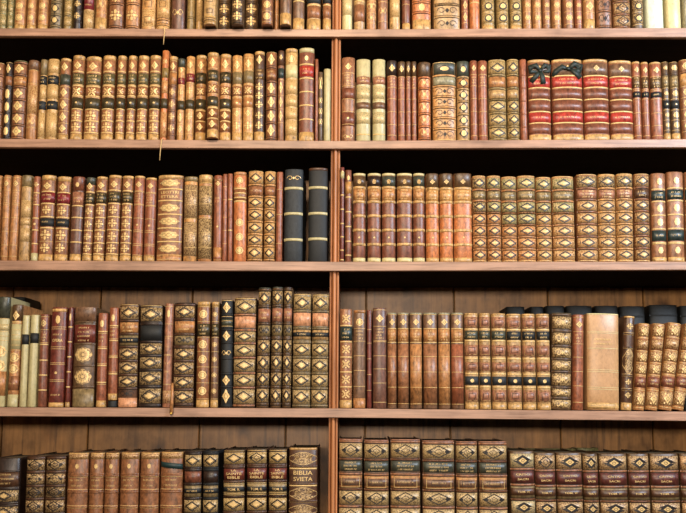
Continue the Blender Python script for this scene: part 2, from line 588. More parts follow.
# --------------------------------------------------------------- bookcase
SH = {  # front top edge and thickness of each shelf: photo y at x = 0, 335, 686; lower edge the same
    0: ((-82, -82, -84), (-74, -74, -75)),
    1: ((28.6, 29.7, 28.2), (36.8, 37.6, 38.0)),
    2: ((139.0, 141.0, 139.3), (147.8, 149.4, 148.0)),
    3: ((260.6, 261.8, 261.7), (270.5, 271.3, 270.2)),
    4: ((407.3, 408.3, 411.6), (416.3, 417.6, 421.0)),
    5: ((562, 563, 567), (572, 573, 577))}
def curve3(a, x):
    if x <= 335: return a[0]+(a[1]-a[0])*x/335
    return a[1]+(a[2]-a[1])*(x-335)/351
DEPTH = .30
YF = 0.0
case = bpy.data.objects.new('bookcase', None)
col.objects.link(case)
case['label'] = 'brown wooden bookcase whose five shelves and upright carry all the old books'
case['category'] = 'bookcase'
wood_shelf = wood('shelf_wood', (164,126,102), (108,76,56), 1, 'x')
wood_shade = wood('shaded_shelf_wood', (28,20,15), (17,12,9), 1, 'x')  # board wood darkened: the shade under the shelves is put into its colour
for b_ in [n for n in wood_shade.node_tree.nodes if n.type == 'BSDF_PRINCIPLED']:
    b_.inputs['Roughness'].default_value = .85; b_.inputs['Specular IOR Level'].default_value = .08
wood_up = wood('upright_wood', (182,120,76), (112,66,38), 1, 'z')
wood_back = wood('back_board_wood', (160,114,66), (74,50,30), .45, 'z', .8)
def knots(m):
    """dark knots and a few pale scratches in the old boards"""
    nt = m.node_tree; bs = nt.nodes['Principled BSDF']
    src = bs.inputs['Base Color'].links[0].from_socket
    v = coord(nt, (1, 1, .8), False)
    vo = nt.nodes.new('ShaderNodeTexVoronoi'); vo.inputs['Scale'].default_value = 7
    nt.links.new(v, vo.inputs['Vector'])
    k = ramp(nt, vo.outputs['Distance'], [(.04, (.22, .18, .15)), (.10, (.6, .55, .5)), (.22, (1, 1, 1))])
    f = ramp(nt, noise(nt, v, 9, 4, .7), [(.34, (.5, .47, .44)), (.5, (.95, .95, .95)), (.68, (1.3, 1.28, 1.25))])
    for col_ in (k, f):
        mx = nt.nodes.new('ShaderNodeMix'); mx.data_type = 'RGBA'; mx.blend_type = 'MULTIPLY'
        mx.inputs['Factor'].default_value = .85
        nt.links.new(src, mx.inputs['A']); nt.links.new(col_, mx.inputs['B'])
        src = mx.outputs['Result']
    nt.links.new(src, bs.inputs['Base Color'])
knots(wood_back)
XL, XR = -180, 866
def shelf(i):
    mb = MB()
    xs = [XL, 0, 110, 220, 335, 450, 570, 686, XR]
    secs = []
    for x in xs:
        t = at(x, curve3(SH[i][0], x)); b = at(x, curve3(SH[i][1], x))
        zt, zb = t.z, b.z; y0 = YF-.004; r = .002
        y0 += .0125
        prof = [(y0, zt), (y0, zt-r), (y0, zb+r*2.6), (y0, zb+r*2.2), (y0, zb+r*.6), (y0, zb+.0003), (DEPTH, zb+.0003), (DEPTH, zt)]
        secs.append([(t.x, y, z) for y, z in prof])
    K = 8
    vs = [p for s in secs for p in s]
    fs = [(i_*K+k, (i_+1)*K+k, (i_+1)*K+(k+1) % K, i_*K+(k+1) % K) for i_ in range(len(xs)-1) for k in range(K)]
    fs += [tuple(range(K)), tuple((len(xs)-1)*K+k for k in range(K-1, -1, -1))]
    mb.add(vs, fs)
    o = mb.build('shelf', wood_shade, case)
    # front edge kept light, split from the board that is darkened as shade
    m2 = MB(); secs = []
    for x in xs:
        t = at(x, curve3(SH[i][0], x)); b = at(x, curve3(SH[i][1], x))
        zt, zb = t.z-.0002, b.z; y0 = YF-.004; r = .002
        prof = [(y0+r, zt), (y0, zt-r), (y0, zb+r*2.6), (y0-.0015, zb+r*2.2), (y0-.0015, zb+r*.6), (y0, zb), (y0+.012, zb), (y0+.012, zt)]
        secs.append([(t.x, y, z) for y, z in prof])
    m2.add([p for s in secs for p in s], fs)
    m2.build('shelf_front', wood_shelf, o)
    return o
for i in range(6): shelf(i)

def upright(px0, px1, i, full=False):
    """one length of beaded upright between shelf i and shelf i+1; px at its middle, left and right edges"""
    a, b = curve3(SH[i][1], px0), curve3(SH[i+1][0], px0)
    ym = (a+b)/2
    L, R = at(px0, ym), at(px1, ym)
    zt, zb = at(px0, a).z, at(px0, b).z
    w = R.x-L.x
    yf = YF+.010
    prof = [(0, yf+.004)]
    def bead(c, r, d):
        return [(c-r*cos(t), yf+.004-d*sin(t)) for t in [pi*k/8 for k in range(9)]]
    prof += bead(w*.11, w*.10, .003)+[(w*.24, yf+.007)]+bead(w*.5, w*.23, .0105)+[(w*.76, yf+.007)]+bead(w*.89, w*.10, .003)+[(w, yf+.004)]
    prof += [(w, DEPTH), (0, DEPTH)]
    n = len(prof)
    mb = MB()
    vs = [(L.x+x, y, z) for z in (zb, zt) for x, y in prof]
    fs = [(k, (k+1) % n, n+(k+1) % n, n+k) for k in range(n)]
    mb.add(vs, fs, 0, False)
    mb.add(vs, [tuple(range(n-1, -1, -1)), tuple(range(n, 2*n))])
    mb.build('upright', wood_up, case)
for i, (a, b) in {0: (332.6, 341.2), 1: (331.3, 340.4), 2: (330.6, 339.7), 3: (329.2, 338.5), 4: (328.2, 337.2)}.items():
    upright(a, b, i)
    upright(XL+2, XL+11, i)
    upright(XR-11, XR-2, i)

def back(i, x0, x1, seams):
    mb = MB()
    zt = at(335, SH[i][1][1]).z; zb = at(335, SH[i+1][0][1]).z
    e = [at(x0, 400).x]+[at(s, 400, DEPTH).x for s in seams]+[at(x1, 400).x]
    for a, b in zip(e, e[1:]):
        mb.box(a+.0015, b-.0015, DEPTH+.001, DEPTH+.013, zb-.02, zt+.005, 0, .0025)
    mb.build('back_panel', wood_back, case)
for i in range(5):
    back(i, XL, 334, [[-90, -5, 80, 170, 255], [-60, 30, 120, 200, 290], [-80, 10, 90, 180, 260], [-90, 8, 97, 190, 275], [-85, 3, 89, 200, 286]][i])
    back(i, 334, XR, [[420, 510, 600, 690, 780], [400, 480, 575, 650, 740], [430, 520, 610, 700, 790], [366, 455, 550, 647, 740], [365, 450, 560, 652, 745]][i])
# the lower case down to the floor
mb = MB()
z5 = at(335, 572).z
xl, xr = at(XL, 404).x, at(XR, 404).x
mb.box(xl, xr, .006, DEPTH, .08, z5-.02, 0, .003)
mb.box(xl+.01, xr-.01, .03, DEPTH, 0, .08)
for k in range(4):
    a = xl+(xr-xl)*k/4; b = xl+(xr-xl)*(k+1)/4
    mb.box(a+.02, b-.02, -.004, .006, .12, z5-.06, 0, .004)
mb.build('base_cupboard', wood_shelf, case)
case.location = (0, 0, 0)

# room: floor and the wall the case stands against
m = MB(); m.box(-3, 3, -5, .34, -.1, 0); fl = m.build('floor', wood('floor_boards', (96,66,44), (60,40,28), 1, 'x')); fl['kind'] = 'structure'
m = MB(); m.box(-3, 3, .315, .415, 0, 3.4); wl = m.build('wall_back', simple('wall_plaster', (120,104,84), .9, 0, .1, 8)); wl['kind'] = 'structure'

# --------------------------------------------------------------- the books
A = 'sienna pgilt:0:.055 oDia:.125:.05 tmoss:.215:.345 x3:.225:.335 g.35,.495,.645,.77,.785 G.195,.365,.48,.64,.78,.915 prust:.375:.475 oXfl:.43:.05 vgreen:.505:.63 oDot:.565:.012 oFlo:.715:.06 oFlo:.85:.06 pgilt:.93:1'
B = 'fawn pgilt:0:.05 oDia:.125:.055 tgreen:.21:.34 x2:.23:.33 g.19,.355,.49,.64,.785 prust:.38:.48 oXfl:.43:.05 vgreen:.52:.64 oDot:.58:.012 pbrown:.66:.77 oDia:.715:.045 pbrown:.79:.9 oDia:.845:.045 pgilt:.91:1 G.655,.78'
Cs = 'tan oDia:.12:.05 tkhaki:.2:.34 prust:.37:.48 oXfl:.425:.05 vfawn:.51:.62 oDot:.565:.012 g.05,.19,.36,.49,.5,.63,.77,.9 oDia:.69:.035 oFlo:.83:.05 pgilt:.91:1'
Dk = 'redbr pumber:0:.19 oDia:.1:.045 g.2,.34 x3:.215:.325 g.48,.64,.8,.93'
RB = 'redbr pgilt:0:.04 pmocha:.05:.2 oDia:.115:.036 tred:.22:.345 x2:.23:.33 G.21,.355,.5,.65,.79 pmaroon:.37:.49 pmaroon:.51:.64 vred:.66:.78 T:1685:.72:.022:.3 pmaroon:.8:.92 pgilt:.93:1'.replace('T:1685:.72:.022:.3', 'x1:.69:.75')
A51 = 'redbr pgilt:0:.03 oDia:.11:.04 tumber:.2:.34 x4:.2:.34 vblack:.39:.46 x1:.39:.46 g.19,.355,.375,.48,.66,.82,.95'
ROS = 'umber /.0,.16:Ros tkhaki:.18:.33 x3:.19:.32 |.34,.48:Ros vblack:.5:.6 oDot:.55:.012 |.62,.75,.88:Ros pgilt:.92:1'
T3 = 'fawn oDia:.1:.04 g.03,.18,.33,.35,.5,.66,.82,.95 x4:.19:.32'
D3 = 'brown pgilt:0:.06 oDia:.13:.045 tcrim:.2:.325 x2:.21:.31 G.195,.335,.49,.62 oFlo:.41:.05 vblack:.505:.6 x1:.53:.57 oFlo:.7:.06 g.775 oFlo:.85:.055 pgilt:.925:1'
E3 = 'brown pgilt:0:.035 oDia:.11:.042 tgreen:.195:.32 x3:.2:.31 G.18,.335,.49,.64,.79,.92 oFlo:.41:.05 oFlo:.565:.05 oFlo:.715:.05 oFlo:.855:.05 pgilt:.935:1'
P3 = 'redbr pgilt:0:.03 oDia:.105:.036 x4:.2:.32 g.18,.19,.335,.345,.5,.64,.66,.8,.82,.93 oDot:.58:.012 pgilt:.94:1'
M3 = 'maroon %GB pcream:0:.03 oOval:.1:.03:.5 pumber:.035:.15 oOval:.1:.03:.5 G.165,.325,.485,.645,.805 tfawn:.18:.31 x4:.18:.31 b.165,.325,.485,.645,.805 oDot:.73:.01 pcream:.955:1'
O3 = 'orange %GB pumber:0:.165 oDia:.1:.028 G.175,.33,.49,.65,.81 b.175,.33,.49,.65,.81 ttan:.185:.32 x3:.19:.31 oDot:.73:.01 pgilt:.955:1'
L3 = 'fawn @ggreen /.01,.165:Loz tkhaki:.18:.275 x2:.185:.27 /.295,.435:Loz @orange /.435,.575,.715,.855,.99:Loz'
L3b = 'tan @umber /.01,.165:Loz trose:.18:.28 x3:.185:.28 @fawn /.295,.435,.575,.715,.855,.99:Loz'
V3 = 'rust oOval:.1:.04:.7 tteal:.2:.31 x2:.21:.3 G.185,.325,.48,.635,.8 oOval:.405:.045:.8 oOval:.56:.045:.8 vteal:.65:.77 x1:.68:.74 G.79 oOval:.875:.04:.8 pgilt:.95:1'
F4 = 'mocha pggrey:0:.02 oDia:.1:.034 g.02,.165,.17,.31,.315 tfawn:.175:.305 x4:.18:.3 prust:.33:.96 g.46,.62,.78,.95'
Q4 = 'buff pgilt:0:.02 oFrm:.1:.045 tblack:.185:.275 x2:.19:.27 G.17,.29,.475,.635,.77 oFrm:.385:.05 oFrm:.56:.045 vblack:.66:.75 oDot:.705:.02 oFrm:.86:.05 prose:.04:.155 prose:.33:.45 prose:.51:.61 prose:.8:.92 oFrm:.1:.045 oFrm:.385:.05 oFrm:.56:.045 oFrm:.86:.05 pgilt:.94:1'
S4 = 'umber pdark:0:.05 /.02,.16:Loz tsalmon:.18:.29 x2:.19:.28 /.305,.42:Scr pkhaki:.32:.41 oScr:.365:.03 /.43,.56,.7,.83,.97:Loz'
N4 = 'umber %RB @khaki /.01,.16:Loz tsalmon:.175:.28 /.3,.42,.55,.69,.82,.98:Loz'
G4 = 'khaki @khaki /.01,.155:Loz tsalmon:.17:.285 /.305,.42 pbuff:.32:.405 pblack:.34:.38 x1:.34:.38 /.43,.56,.70,.83,.98:Loz'
R4 = 'brown pgilt:0:.045 |.05,.19:Ros tgreen:.21:.33 x3:.215:.325 |.34,.475,.62,.77,.92:Ros pgilt:.93:1'
L44 = 'fawn @brown |.01,.17:Lig prust:.18:.31 oDen:.245:.05 |.32,.46,.6:Lig vmaroon:.62:.74 x2:.64:.72 |.77,.97:Lig'
B5 = 'brown pgilt:0:.06 oDen:.033:.022 oOval:.125:.024:.5 G.205,.355 b.2,.215,.35,.365,.5,.66,.82 x2:.23:.33 g.225,.34,.49,.51,.65,.81 pgilt:.95:1'
S5 = 'choc @olive pdark:0:.02 /.01,.14:Loz twine:.165:.27 T:LA:.185:.018:.25 T:SAINTE:.215:.022:.75 T:BIBLE:.248:.022:.65 /.155,.285,.42 pkhaki:.295:.41 pblack:.335:.375 T:TOM._II.:.355:.022:.6 g.3,.32,.39,.405 /.42,.56,.7,.84,.98:Loz'
F5 = 'mocha %RB @khaki prose:0:.02 /.02,.165:Lon tslate:.175:.265 x3:.18:.26 /.165,.285,.41 pfawn:.298:.40 pmocha:.32:.38 x1:.33:.37 oFrm:.35:.042 /.41,.55,.69,.83,.98:Lon'
C5 = 'umber %RB @mocha /.16,.3,.43 oLoy:.085:.062 tclaret:.175:.285 T:CRITICI:.208:.017:.62 T:SACRI:.25:.017:.5 pkhaki:.31:.42 vchoc:.33:.395 T:TOM._VI:.362:.016:.5 /.43,.57,.71,.85,.98:Loy'
G1 = 'ggreen |.02,.15,.28,.41,.54,.67,.8,.98:Den'
K1 = 'fawn |.05,.3,.52,.66:Ros |.66,.80,.93:Ros pgilt:.945:1'
W1 = 'umber /.02,.2,.36,.52,.68,.83,.97:Flo'
H1 = 'brown /.02,.2,.36,.52,.66,.82:Dia /.82,.98:Dia'
P1 = 'mocha oDia:.1:.04 x3:.2:.3 G.18,.33,.5,.66 pgilt:.86:1'
BL1 = 'buff oDia:.1:.04 tcrim:.2:.3 vblack:.58:.69 x1:.61:.66 G.56,.71 prust:.72:.86 pgilt:.87:1'
Ci1 = 'olive |.02,.2:Rng trust:.22:.32 |.34,.5:Rng |.52,.66:Rng |.66,.8,.94:Rng pgilt:.95:1'
D1 = 'fawn |.02,.18,.34,.5,.64,.79,.94:Ros'

# xtl, xtr, xbl, xbr, ytop, style, look, options  (four x) or  xl, xr, ytop, style, look (upright)
DATA = {
(1,'L'): [
 (.9,7.9,-54,G1,'grey green book with cream net of tooling'), (9,14.3,-50,G1,'narrow grey green book with netted gilt tooling'),
 (16.3,27.1,-56,K1,'tan book with gilt circles, first of three'), (28.5,37.3,-56,K1,'tan book with gilt circles, middle of three'), (39.4,49.3,-56,K1,'tan book with bright gilt circles'),
 (51.6,63,-52,'khaki /.02,.2,.36,.52,.67,.82,.96:Eye','olive book with dark lozenges and pinkish tail'), (65,73,-50,'olive /.02,.3,.6,.82 |.3,.6:Den |.62,.8:Den oDen:.9:.06','narrow yellowish olive book with dark bands'),
 (74.7,82.7,-50,'dark /.02,.2,.4,.6,.76,.9:Flo','narrow blackish book with gilt florets'), (84.5,95,-54,'buff pcrim:.5:.76 x3:.55:.74 oDen:.88:.1','gold book with a crimson label'),
 (96.6,108,-55,'fawn |.02,.2,.4,.6,.8:Gsc pgilt:.86:1','tan book with soft gilt scrolls'),
 (110.3,124.9,-56,'brown /.02,.2,.38,.55,.70,.97:Flo','brown book with black ruled bands and florets'), (127,141,-56,'fawn /.02,.2,.38,.55,.70,.97:Flo','tan book with black ruled bands and florets'),
 (142.9,156.9,-56,'tan |.02,.2,.4,.6,.8,.97:Frm oDen:.86:.1','golden tan book with framed gilt panels'), (157.6,170.9,-56,'tan |.02,.2,.4,.6,.8:Frm oDen:.76:.1 /.88,.94 oDen:.97:.025','golden tan book with a string hanging below',dict(string=(163.5,44))),
 (172.4,186,-54,'plum oGsc:.8:.05 oDen:.3:.1','scuffed maroon book with worn scroll'), (187.5,195.7,-50,'olive /.02,.3,.6,.85 |.3,.6:Den','narrow olive yellow book'), (196.6,203,-50,'gold oDen:.5:.4','very narrow golden book'),
 (204.5,217,-56,'buff |.02,.2,.4,.6,.78,.9:Frm /.94 pgilt:.9:.98','gold tan book jutting over the shelf edge',dict(out=.034)), (219.3,230.8,-55,W1,'brown book with pale florets'), (232.2,244,-55,W1,'brown floret book jutting over the shelf edge',dict(out=.034)), (245.7,258.5,-55,W1,'brown book with pale florets and a chipped shelf below'),
 (262,273.3,-56,'brown |.02,.2,.36,.52,.68,.84,.97:Ros','brown book with tall pale medallions, jutting out',dict(out=.034)), (275,279,-45,'fawn g.5,.8','very thin tan book'), (280.3,291.4,-55,P1,'plain brown book jutting out with tan tail',dict(out=.034)), (293,304.8,-55,P1,'plain brown book with tan tail'), (307,321,-56,BL1,'tan book with a black label'), (322.9,331.2,-56,BL1.replace('buff','fawn'),'narrow brown book with a black label')],
(1,'R'): [
 (342.2,352.4,-54,'cream oDen:.7:.12','pale cream book with dotted tooling'), (354,365,-55,'buff trust:.2:.3 prust:.5:.64 prust:.7:.9 G.66','buff book with rust red panels'), (366.4,376.4,-55,'fawn |.02,.3,.5,.66,.8,.92:Gsc G.7','brown book with scrolls and a gold band'), (377.6,388,-55,'rust g.3,.5,.67,.9 oGsc:.78:.05','plain rust red book with worn scroll'), (389.5,400,-56,'gold oDen:.7:.15','pale golden book with speckled tooling'), (402,410,-55,'maroon pgilt:.92:1 g.5,.7','maroon book with a gold tail'),
 (411.9,430.6,-56,'orange /.02,.2,.36,.52,.68,.80:Oval pgilt:.88:1','wide golden tan book with ruled bands'), (433.2,459.6,-57,'buff /.02,.2,.36,.52,.71:Scr /.71,.85:Scr oScr:.93:.05','widest tan book with black scrolls'), (461.3,468,-54,'redbr |.02,.2,.36,.52,.64,.78,.92:Dia','narrow red book with white lozenges'), (469.2,479.4,-55,'orange G.3,.5,.68 oGsc:.6:.05','orange tan book with one gold band'),
 (481,493.9,-56,Ci1,'olive gold book with ringed discs, first of three'), (496,507.9,-56,Ci1,'olive gold book with ringed discs, middle of three'), (509.4,521,-56,Ci1,'olive gold book with ringed discs, last of three'),
 (522.6,531,-55,D1,'tan book with pale medallions'), (532.2,541,-55,D1,'tan book with pale round medallions'), (542.3,549.8,-55,D1.replace('fawn','rust'),'narrow rust book with pale medallions'), (551.4,560.5,-55,D1,'tan book with medallions on a ruled ground'), (562.9,572.8,-55,D1.replace('fawn','rust'),'rust tan book with pale medallions'), (574.4,581.3,-54,D1.replace('fawn','redbr'),'narrow reddish book with pale medallions'), (582.7,594,-55,'fawn |.02,.2,.36,.52,.66,.8:Dia pgilt:.88:1','tan book with white lozenges'),
 (595.2,610.5,-56,'brown /.02,.2,.36,.52,.64,.79,.97:Scr','brown book with a black scribbled panel'), (611.9,629,-56,'brown /.02,.2,.36,.52,.68,.83,.98:Lon','wide brown book with a gilt lozenge panel'), (630.9,642.2,-55,'umber |.02,.2,.36,.52,.66,.8,.95:Rng','brown book with ringed discs'),
 (644.2,662,-54,'white g.3','broad white vellum book'), (664,679.3,-54,'cream g.3','cream vellum book'), (681,692,-54,'ggrey','grey cream book at the frame edge')],
(2,'L'): [
 (-7,4.7,-11,1.9,62.7,'brown /.0,.17,.33,.5,.66,.83,.98:Dia','brown gilt book cut by the frame'), (6.3,12.9,2.8,9.8,62.2,'dark /.0,.17:Dia trust:.18:.3 /.33,.5,.66,.82,.97:Oval','narrow dark book with black bands'), (14.5,28,11,24.6,60.6,'brown pggreen:0:.04 /.03,.185:Dia tfawn:.2:.32 x2:.21:.31 /.34,.5,.66,.82,.98:Dia','wide brown book with gilt cartouches'),
 (29.2,39.3,25.3,36.3,60,'fawn pmocha:0:.13 |.13,.3 oDen:.5:.18 |.7,.85:Gsc','mottled tan book with greyish top'), (41,48,37,44,59.2,'gold pkhaki:0:.2 oDen:.41:.09 tblack:.21:.32 x2:.22:.31 vnavy:.525:.63 x1:.55:.6 oDen:.82:.15','narrow gold book with two black labels'), (49,59.6,45,57,58.7,'gold oDen:.1:.08 oDen:.41:.09 tblack:.21:.32 x2:.22:.31 vblack:.525:.63 x1:.55:.6 oDen:.82:.15','wider gold book with two black labels'),
 (61.3,71.3,57.3,68.5,58.2,'brown pgilt:0:.04 oDia:.11:.055 tslate:.2:.33 |.35,.5,.65,.8,.93:Dia pgilt:.94:1','brown lozenge book with a slate label'),
 (73.2,85.4,70.2,81.4,55.2,A,'brown book with two green labels, first of its set'), (87.3,102.2,83.5,98.7,56.4,A,'widest brown book with two green labels'), (103.6,116.4,100.6,113,55.4,A,'brown book with two green labels'), (118,126.8,114.7,123.6,55.4,A,'narrow brown book with two green labels'), (128.7,137.6,125.4,133.9,55.4,A,'narrow brown floret book with two green labels'), (139.2,149.3,135.3,146.7,55.4,A,'brown floret book with two dark green labels'), (150.5,161.5,147.9,159,55.2,A,'brown floret book with green labels, last of set'),
 (162.4,169.4,159.6,166,50,'orange oXfl:.13:.04 tolive:.2:.31 oDen:.41:.07 vgreen:.54:.65 oDen:.83:.14','tallest narrow mottled orange book with a string below',dict(string=(159.8,160))), (170,177.8,166.8,175,56,'brown pgilt:0:.05 |.06,.19:Dia tfawn:.2:.34 /.36,.5,.65,.79,.93:Flo','brown floret book with dark bands'),
 (178.5,185.3,176.2,183.7,58.2,'tan pslate:0:.11 oDia:.15:.035 tcrim:.24:.32 x2:.24:.32 |.33,.5:Flo vgreen:.52:.63 |.65,.8,.93:Dia','narrow tan book with red label and grey top'), (186.5,195.4,184.4,193,56,'tan oDia:.11:.045 tcrim:.21:.31 x2:.22:.3 |.33,.5:Flo vgreen:.52:.63 g.17,.33,.5,.64,.92 oFlo:.72:.05 oDia:.86:.04','tan book with red and green labels'),
 (196.5,206.8,194.7,205.4,55,B,'tan book with two dark labels and crossed florets'), (207.8,218.8,206.6,218,53.6,B,'tan book with two dark labels, jutting out',dict(out=.026)), (220,231.6,219.5,230.3,54,B,'reddish tan book with two dark labels'), (232.4,242.7,231.7,241.8,55.2,Cs,'light tan book with khaki label'), (243.4,254,242.7,253.2,53.6,Cs,'light tan book with khaki label, taller'),
 (254.6,265,254,264,51.2,'choc oDia:.1:.05 tumber:.2:.32 x3:.2:.32 oFlo:.4:.05 oFlo:.5:.05 oFlo:.6:.05 oFlo:.72:.05 oFlo:.83:.05 pgilt:.9:1 pgilt:0:.04','dark brown book covered with florets'), (266,277.3,265.6,276.6,52.2,'brown /.0,.17:Dia tbrown:.19:.32 x2:.2:.3 /.335,.49,.645,.8,.97:Dia','brown book with five gilt cartouches'),
 (278.2,284.3,277.5,283.6,50.3,'rust pchoc:0:.17 oDia:.08:.03 tteal:.2:.31 |.33,.5,.65,.8:Dia','narrow rust book with a dark top'), (285.5,298,285,297.2,48.4,'gold pgilt:0:.05 oRos:.12:.05 pcream:.18:.32 oDen:.42:.08 oDen:.57:.06 oDen:.71:.06 oDen:.86:.08','tall golden book with a pale label'), (299.5,314.3,298.4,314.3,48,'maroon pbone:0:.05 oOval:.115:.028:.4 tred:.195:.31 x2:.21:.3 G.18,.33,.475,.62,.77 pgilt:.905:1','tall maroon book with a red label'),
 (315.2,318.2,314.7,317.8,58.7,'redbr','very thin plain red book'), (318.7,322.5,317.8,323,71.6,'umber /.02,.35,.5,.66,.8:Gsc','short thin brown book'), (323.6,331,323.6,330.2,68.5,'bone','short cream vellum book')],
(2,'R'): [
 (341.4,355,56.8,'rust oDia:.115:.04 x4:.2:.34 g.19,.345,.5,.65,.8 pmaroon:.37:.5 pmaroon:.66:.82 oDot:.73:.012 oGsc:.95:.03','plain brick brown book'), (356.2,370.4,58.7,'bone trose:.215:.31 x2:.22:.3 oDen:.42:.07:.8 vmocha:.53:.61 oDen:.72:.07 G.92 g.2,.34,.5','cream book with brown labels and grey ornament'), (372.4,385.4,58.7,'bone trose:.215:.31 x2:.22:.3 oDen:.42:.07 vmocha:.53:.61 oDen:.72:.07 G.92 g.2,.34,.5','cream book with brown labels, nearer the dark ones'),
 (387,396.9,59.9,Dk.replace('pumber','pdark'),'red brown book with blackened top'), (397.8,405.3,61,Dk,'narrow red brown book with blackened top'), (406,410.7,61,Dk,'very narrow red brown book with blackened top'), (411.6,416.5,61,Dk,'very narrow red brown book beside the orange one'),
 (418,430.6,61.5,'orange pumber:0:.2 /.2,.34,.5,.66,.82,.97:Gsc','orange brown book with greyish top'), (432.5,455.9,61.5,'tan pslate:0:.17 oEye:.09:.045 /.01,.175 pggrey:.18:.30 /.31,.445,.58,.715,.85,.99:Scr','broad book with grey green top and black scrolls'), (456.8,469.2,60.6,'buff pslate:0:.2 oEye:.11:.06 pfawn:.22:.34 /.205,.355,.51,.67,.83,.99:Eye','grey green topped book with dark ringed lozenges'),
 (470.4,477.4,60,'redbr oDia:.1:.04 x3:.2:.3 g.18,.32,.48,.64,.8,.94','narrow red brown book with gilt lozenge'), (478.1,487.5,60,'redbr oDia:.1:.04 x3:.2:.3 g.18,.32,.48,.64,.8,.94','red brown book with gilt lozenge'), (488.4,506,59.2,'olive /.01,.195:Loz tfawn:.215:.345 x1:.25:.31 pbuff:.37:.49 x1:.385:.46 /.36,.5 /.5,.665,.83,.985:Loz','wide olive book with gilt lozenges'), (507.1,519,58.7,'olive /.01,.195:Loz tfawn:.215:.345 x1:.25:.31 pbuff:.37:.49 x1:.385:.46 /.36,.5 /.5,.665,.83,.985:Loz','olive book with gilt lozenges'), (520.2,527,58.7,'redbr b.2,.36,.52,.68,.84','plain narrow red brown book'),
 (528,550.6,59.2,RB,'red banded book tied with a dark ribbon bow',dict(bow=(.08,.26,0))), (551.8,582.8,58.7,RB,'broad red banded book with ribbon end',dict(bow=(.08,.22,1))), (583.3,608.6,58.7,RB,'broad red banded book with a white lozenge'), (609.3,632.4,60,RB,'red banded book with dark panels, last of four'),
 (633,640.9,61,A51,'red brown book with umber label and white numerals'), (642,649.3,61.5,A51,'narrower red brown book with white numerals'), (650.4,662,61.5,A51,'wider red brown book with white numerals'), (662.8,669.4,61.5,ROS,'narrow book covered with pale rosettes'), (670.3,679.2,61.5,ROS,'wider book covered with pale rosettes'), (680.3,692,59,'brown /.01,.16:Ros ttan:.18:.33 |.34,.48,.62,.76,.9:Ros','tan rosette book cut by the frame')],
(3,'L'): [
 (-8,2.5,-12,-1.2,175.4,T3,'tan book cut by the frame'), (3.5,11.7,.5,7,175.2,T3,'pale brown book with gilt lozenge'), (12.9,21.5,8.2,16.4,175.4,T3,'pale brown book with gilt lozenge and lines'), (22.5,32.7,18.2,29.5,175.4,'buff pkhaki:0:.14 g.14,.3 oDen:.4:.1 oDen:.55:.04 oDen:.7:.08','faded tan book with dense tooling'), (34.2,40.5,30.4,37.4,176.4,'redbr oFlo:.1:.03 G.2,.34,.5,.64,.8 x3:.21:.33 oDot:.57:.015 pbone:.91:1','narrow red brown book with cream tail'),
 (42,56.8,38.6,52.6,175.4,D3,'brown book with crimson and black labels'), (58.5,71.6,53.8,67.8,176.8,D3,'narrower brown book with crimson and black labels'), (73,85.4,69.5,80.7,176.8,'plum pmaroon:0:.17 oOval:.1:.03:.4 trose:.185:.34 x2:.24:.32 G.35,.49,.64,.78 pgilt:.92:1','plum book with white medallion and gold bands'), (86.5,96,81.9,91.2,177.5,E3.replace('pgilt:0:.035','pslate:0:.09'),'narrow gilt book with a green label'), (97,108.3,92.6,103.6,176.8,E3,'brown book with green label and florets'), (109.5,122.1,105.3,118.6,175.4,E3,'widest brown book with green label and florets'), (122.9,134,119.4,130.6,176,E3,'brown floret book with green label, last of set'),
 (135,145,131.5,142.3,176,P3,'plain red brown book with lozenge'), (146.3,156.8,143.2,154.4,177.8,P3,'shorter plain red brown book'), (158.7,183.7,156,182,175.4,'brown pgilt:0:.045 G.165,.3,.46,.62,.775 oQuat:.095:.045 T:LEOTTRI:.205:.03:.72 T:ETTERA:.255:.03:.68 oQuat:.385:.05 oQuat:.54:.05 oQuat:.7:.05 oQuat:.855:.05 pfawn:.92:1 g.93,.98','broad brown book with gilt cartouches and lettering'),
 (184.9,198.2,183,196.5,176.8,'tan @mocha pkhaki:0:.06 oDen:.3:.2 g.17,.34,.5,.67,.84 oDen:.74:.2','yellow gold book with dense tooling'), (199.4,212.5,197.5,211.8,175,'fawn @umber pgilt:0:.1 g.05,.1,.25,.34,.5,.67,.84 oDen:.3:.17 oDen:.74:.23','brown gold book with dense tooling'), (213.9,223,213.2,221.6,175.4,'redbr oDia:.1:.03 b.04,.96 oDen:.05:.02 x2:.25:.33 oDot:.6:.012 pfawn:.84:1','plain rust book with small gilt lozenge'),
 (222.9,227.5,221.9,226.6,174,'redbr g.15,.3,.5,.65,.8','very thin red book'), (228,232.6,227.3,232.2,173.6,'redbr b.1,.3,.5,.65,.8 G.3,.65','very thin dark red book'), (233.6,246.9,233.6,246.2,172.2,'orange pfawn:0:.04 oRos:.1:.04 g.175,.34 G.19,.24,.29,.33 trust:.2:.33 oRos:.57:.045 oRos:.73:.045 oRos:.88:.045','orange brown book with round medallions'), (248,263,170.8,'tan /.0,.155:Loz trust:.17:.27 x1:.18:.26 /.285,.42,.56,.7,.83,.98:Loz','wide gilt lozenge book by the black folios'), (264.2,275.4,171.2,'tan /.0,.155:Loz trust:.17:.27 x1:.18:.26 /.285,.42,.56,.7,.83,.98:Loz','narrower gilt lozenge book by the black folios'), (276.1,282.5,171.7,'redbr g.2,.48,.8','thin plain brown book beside the black folios'),
 (284.3,303,168.9,'navy CORD G.21,.485,.765 b.21,.485,.765 oGsc:.1:.03','blue black folio with three pale cords'), (308.2,327.6,167.5,'black CORD G.215,.49,.76 b.215,.49,.76 pchoc:0:.03','black folio with pale cords beside the upright')],
(3,'R'): [
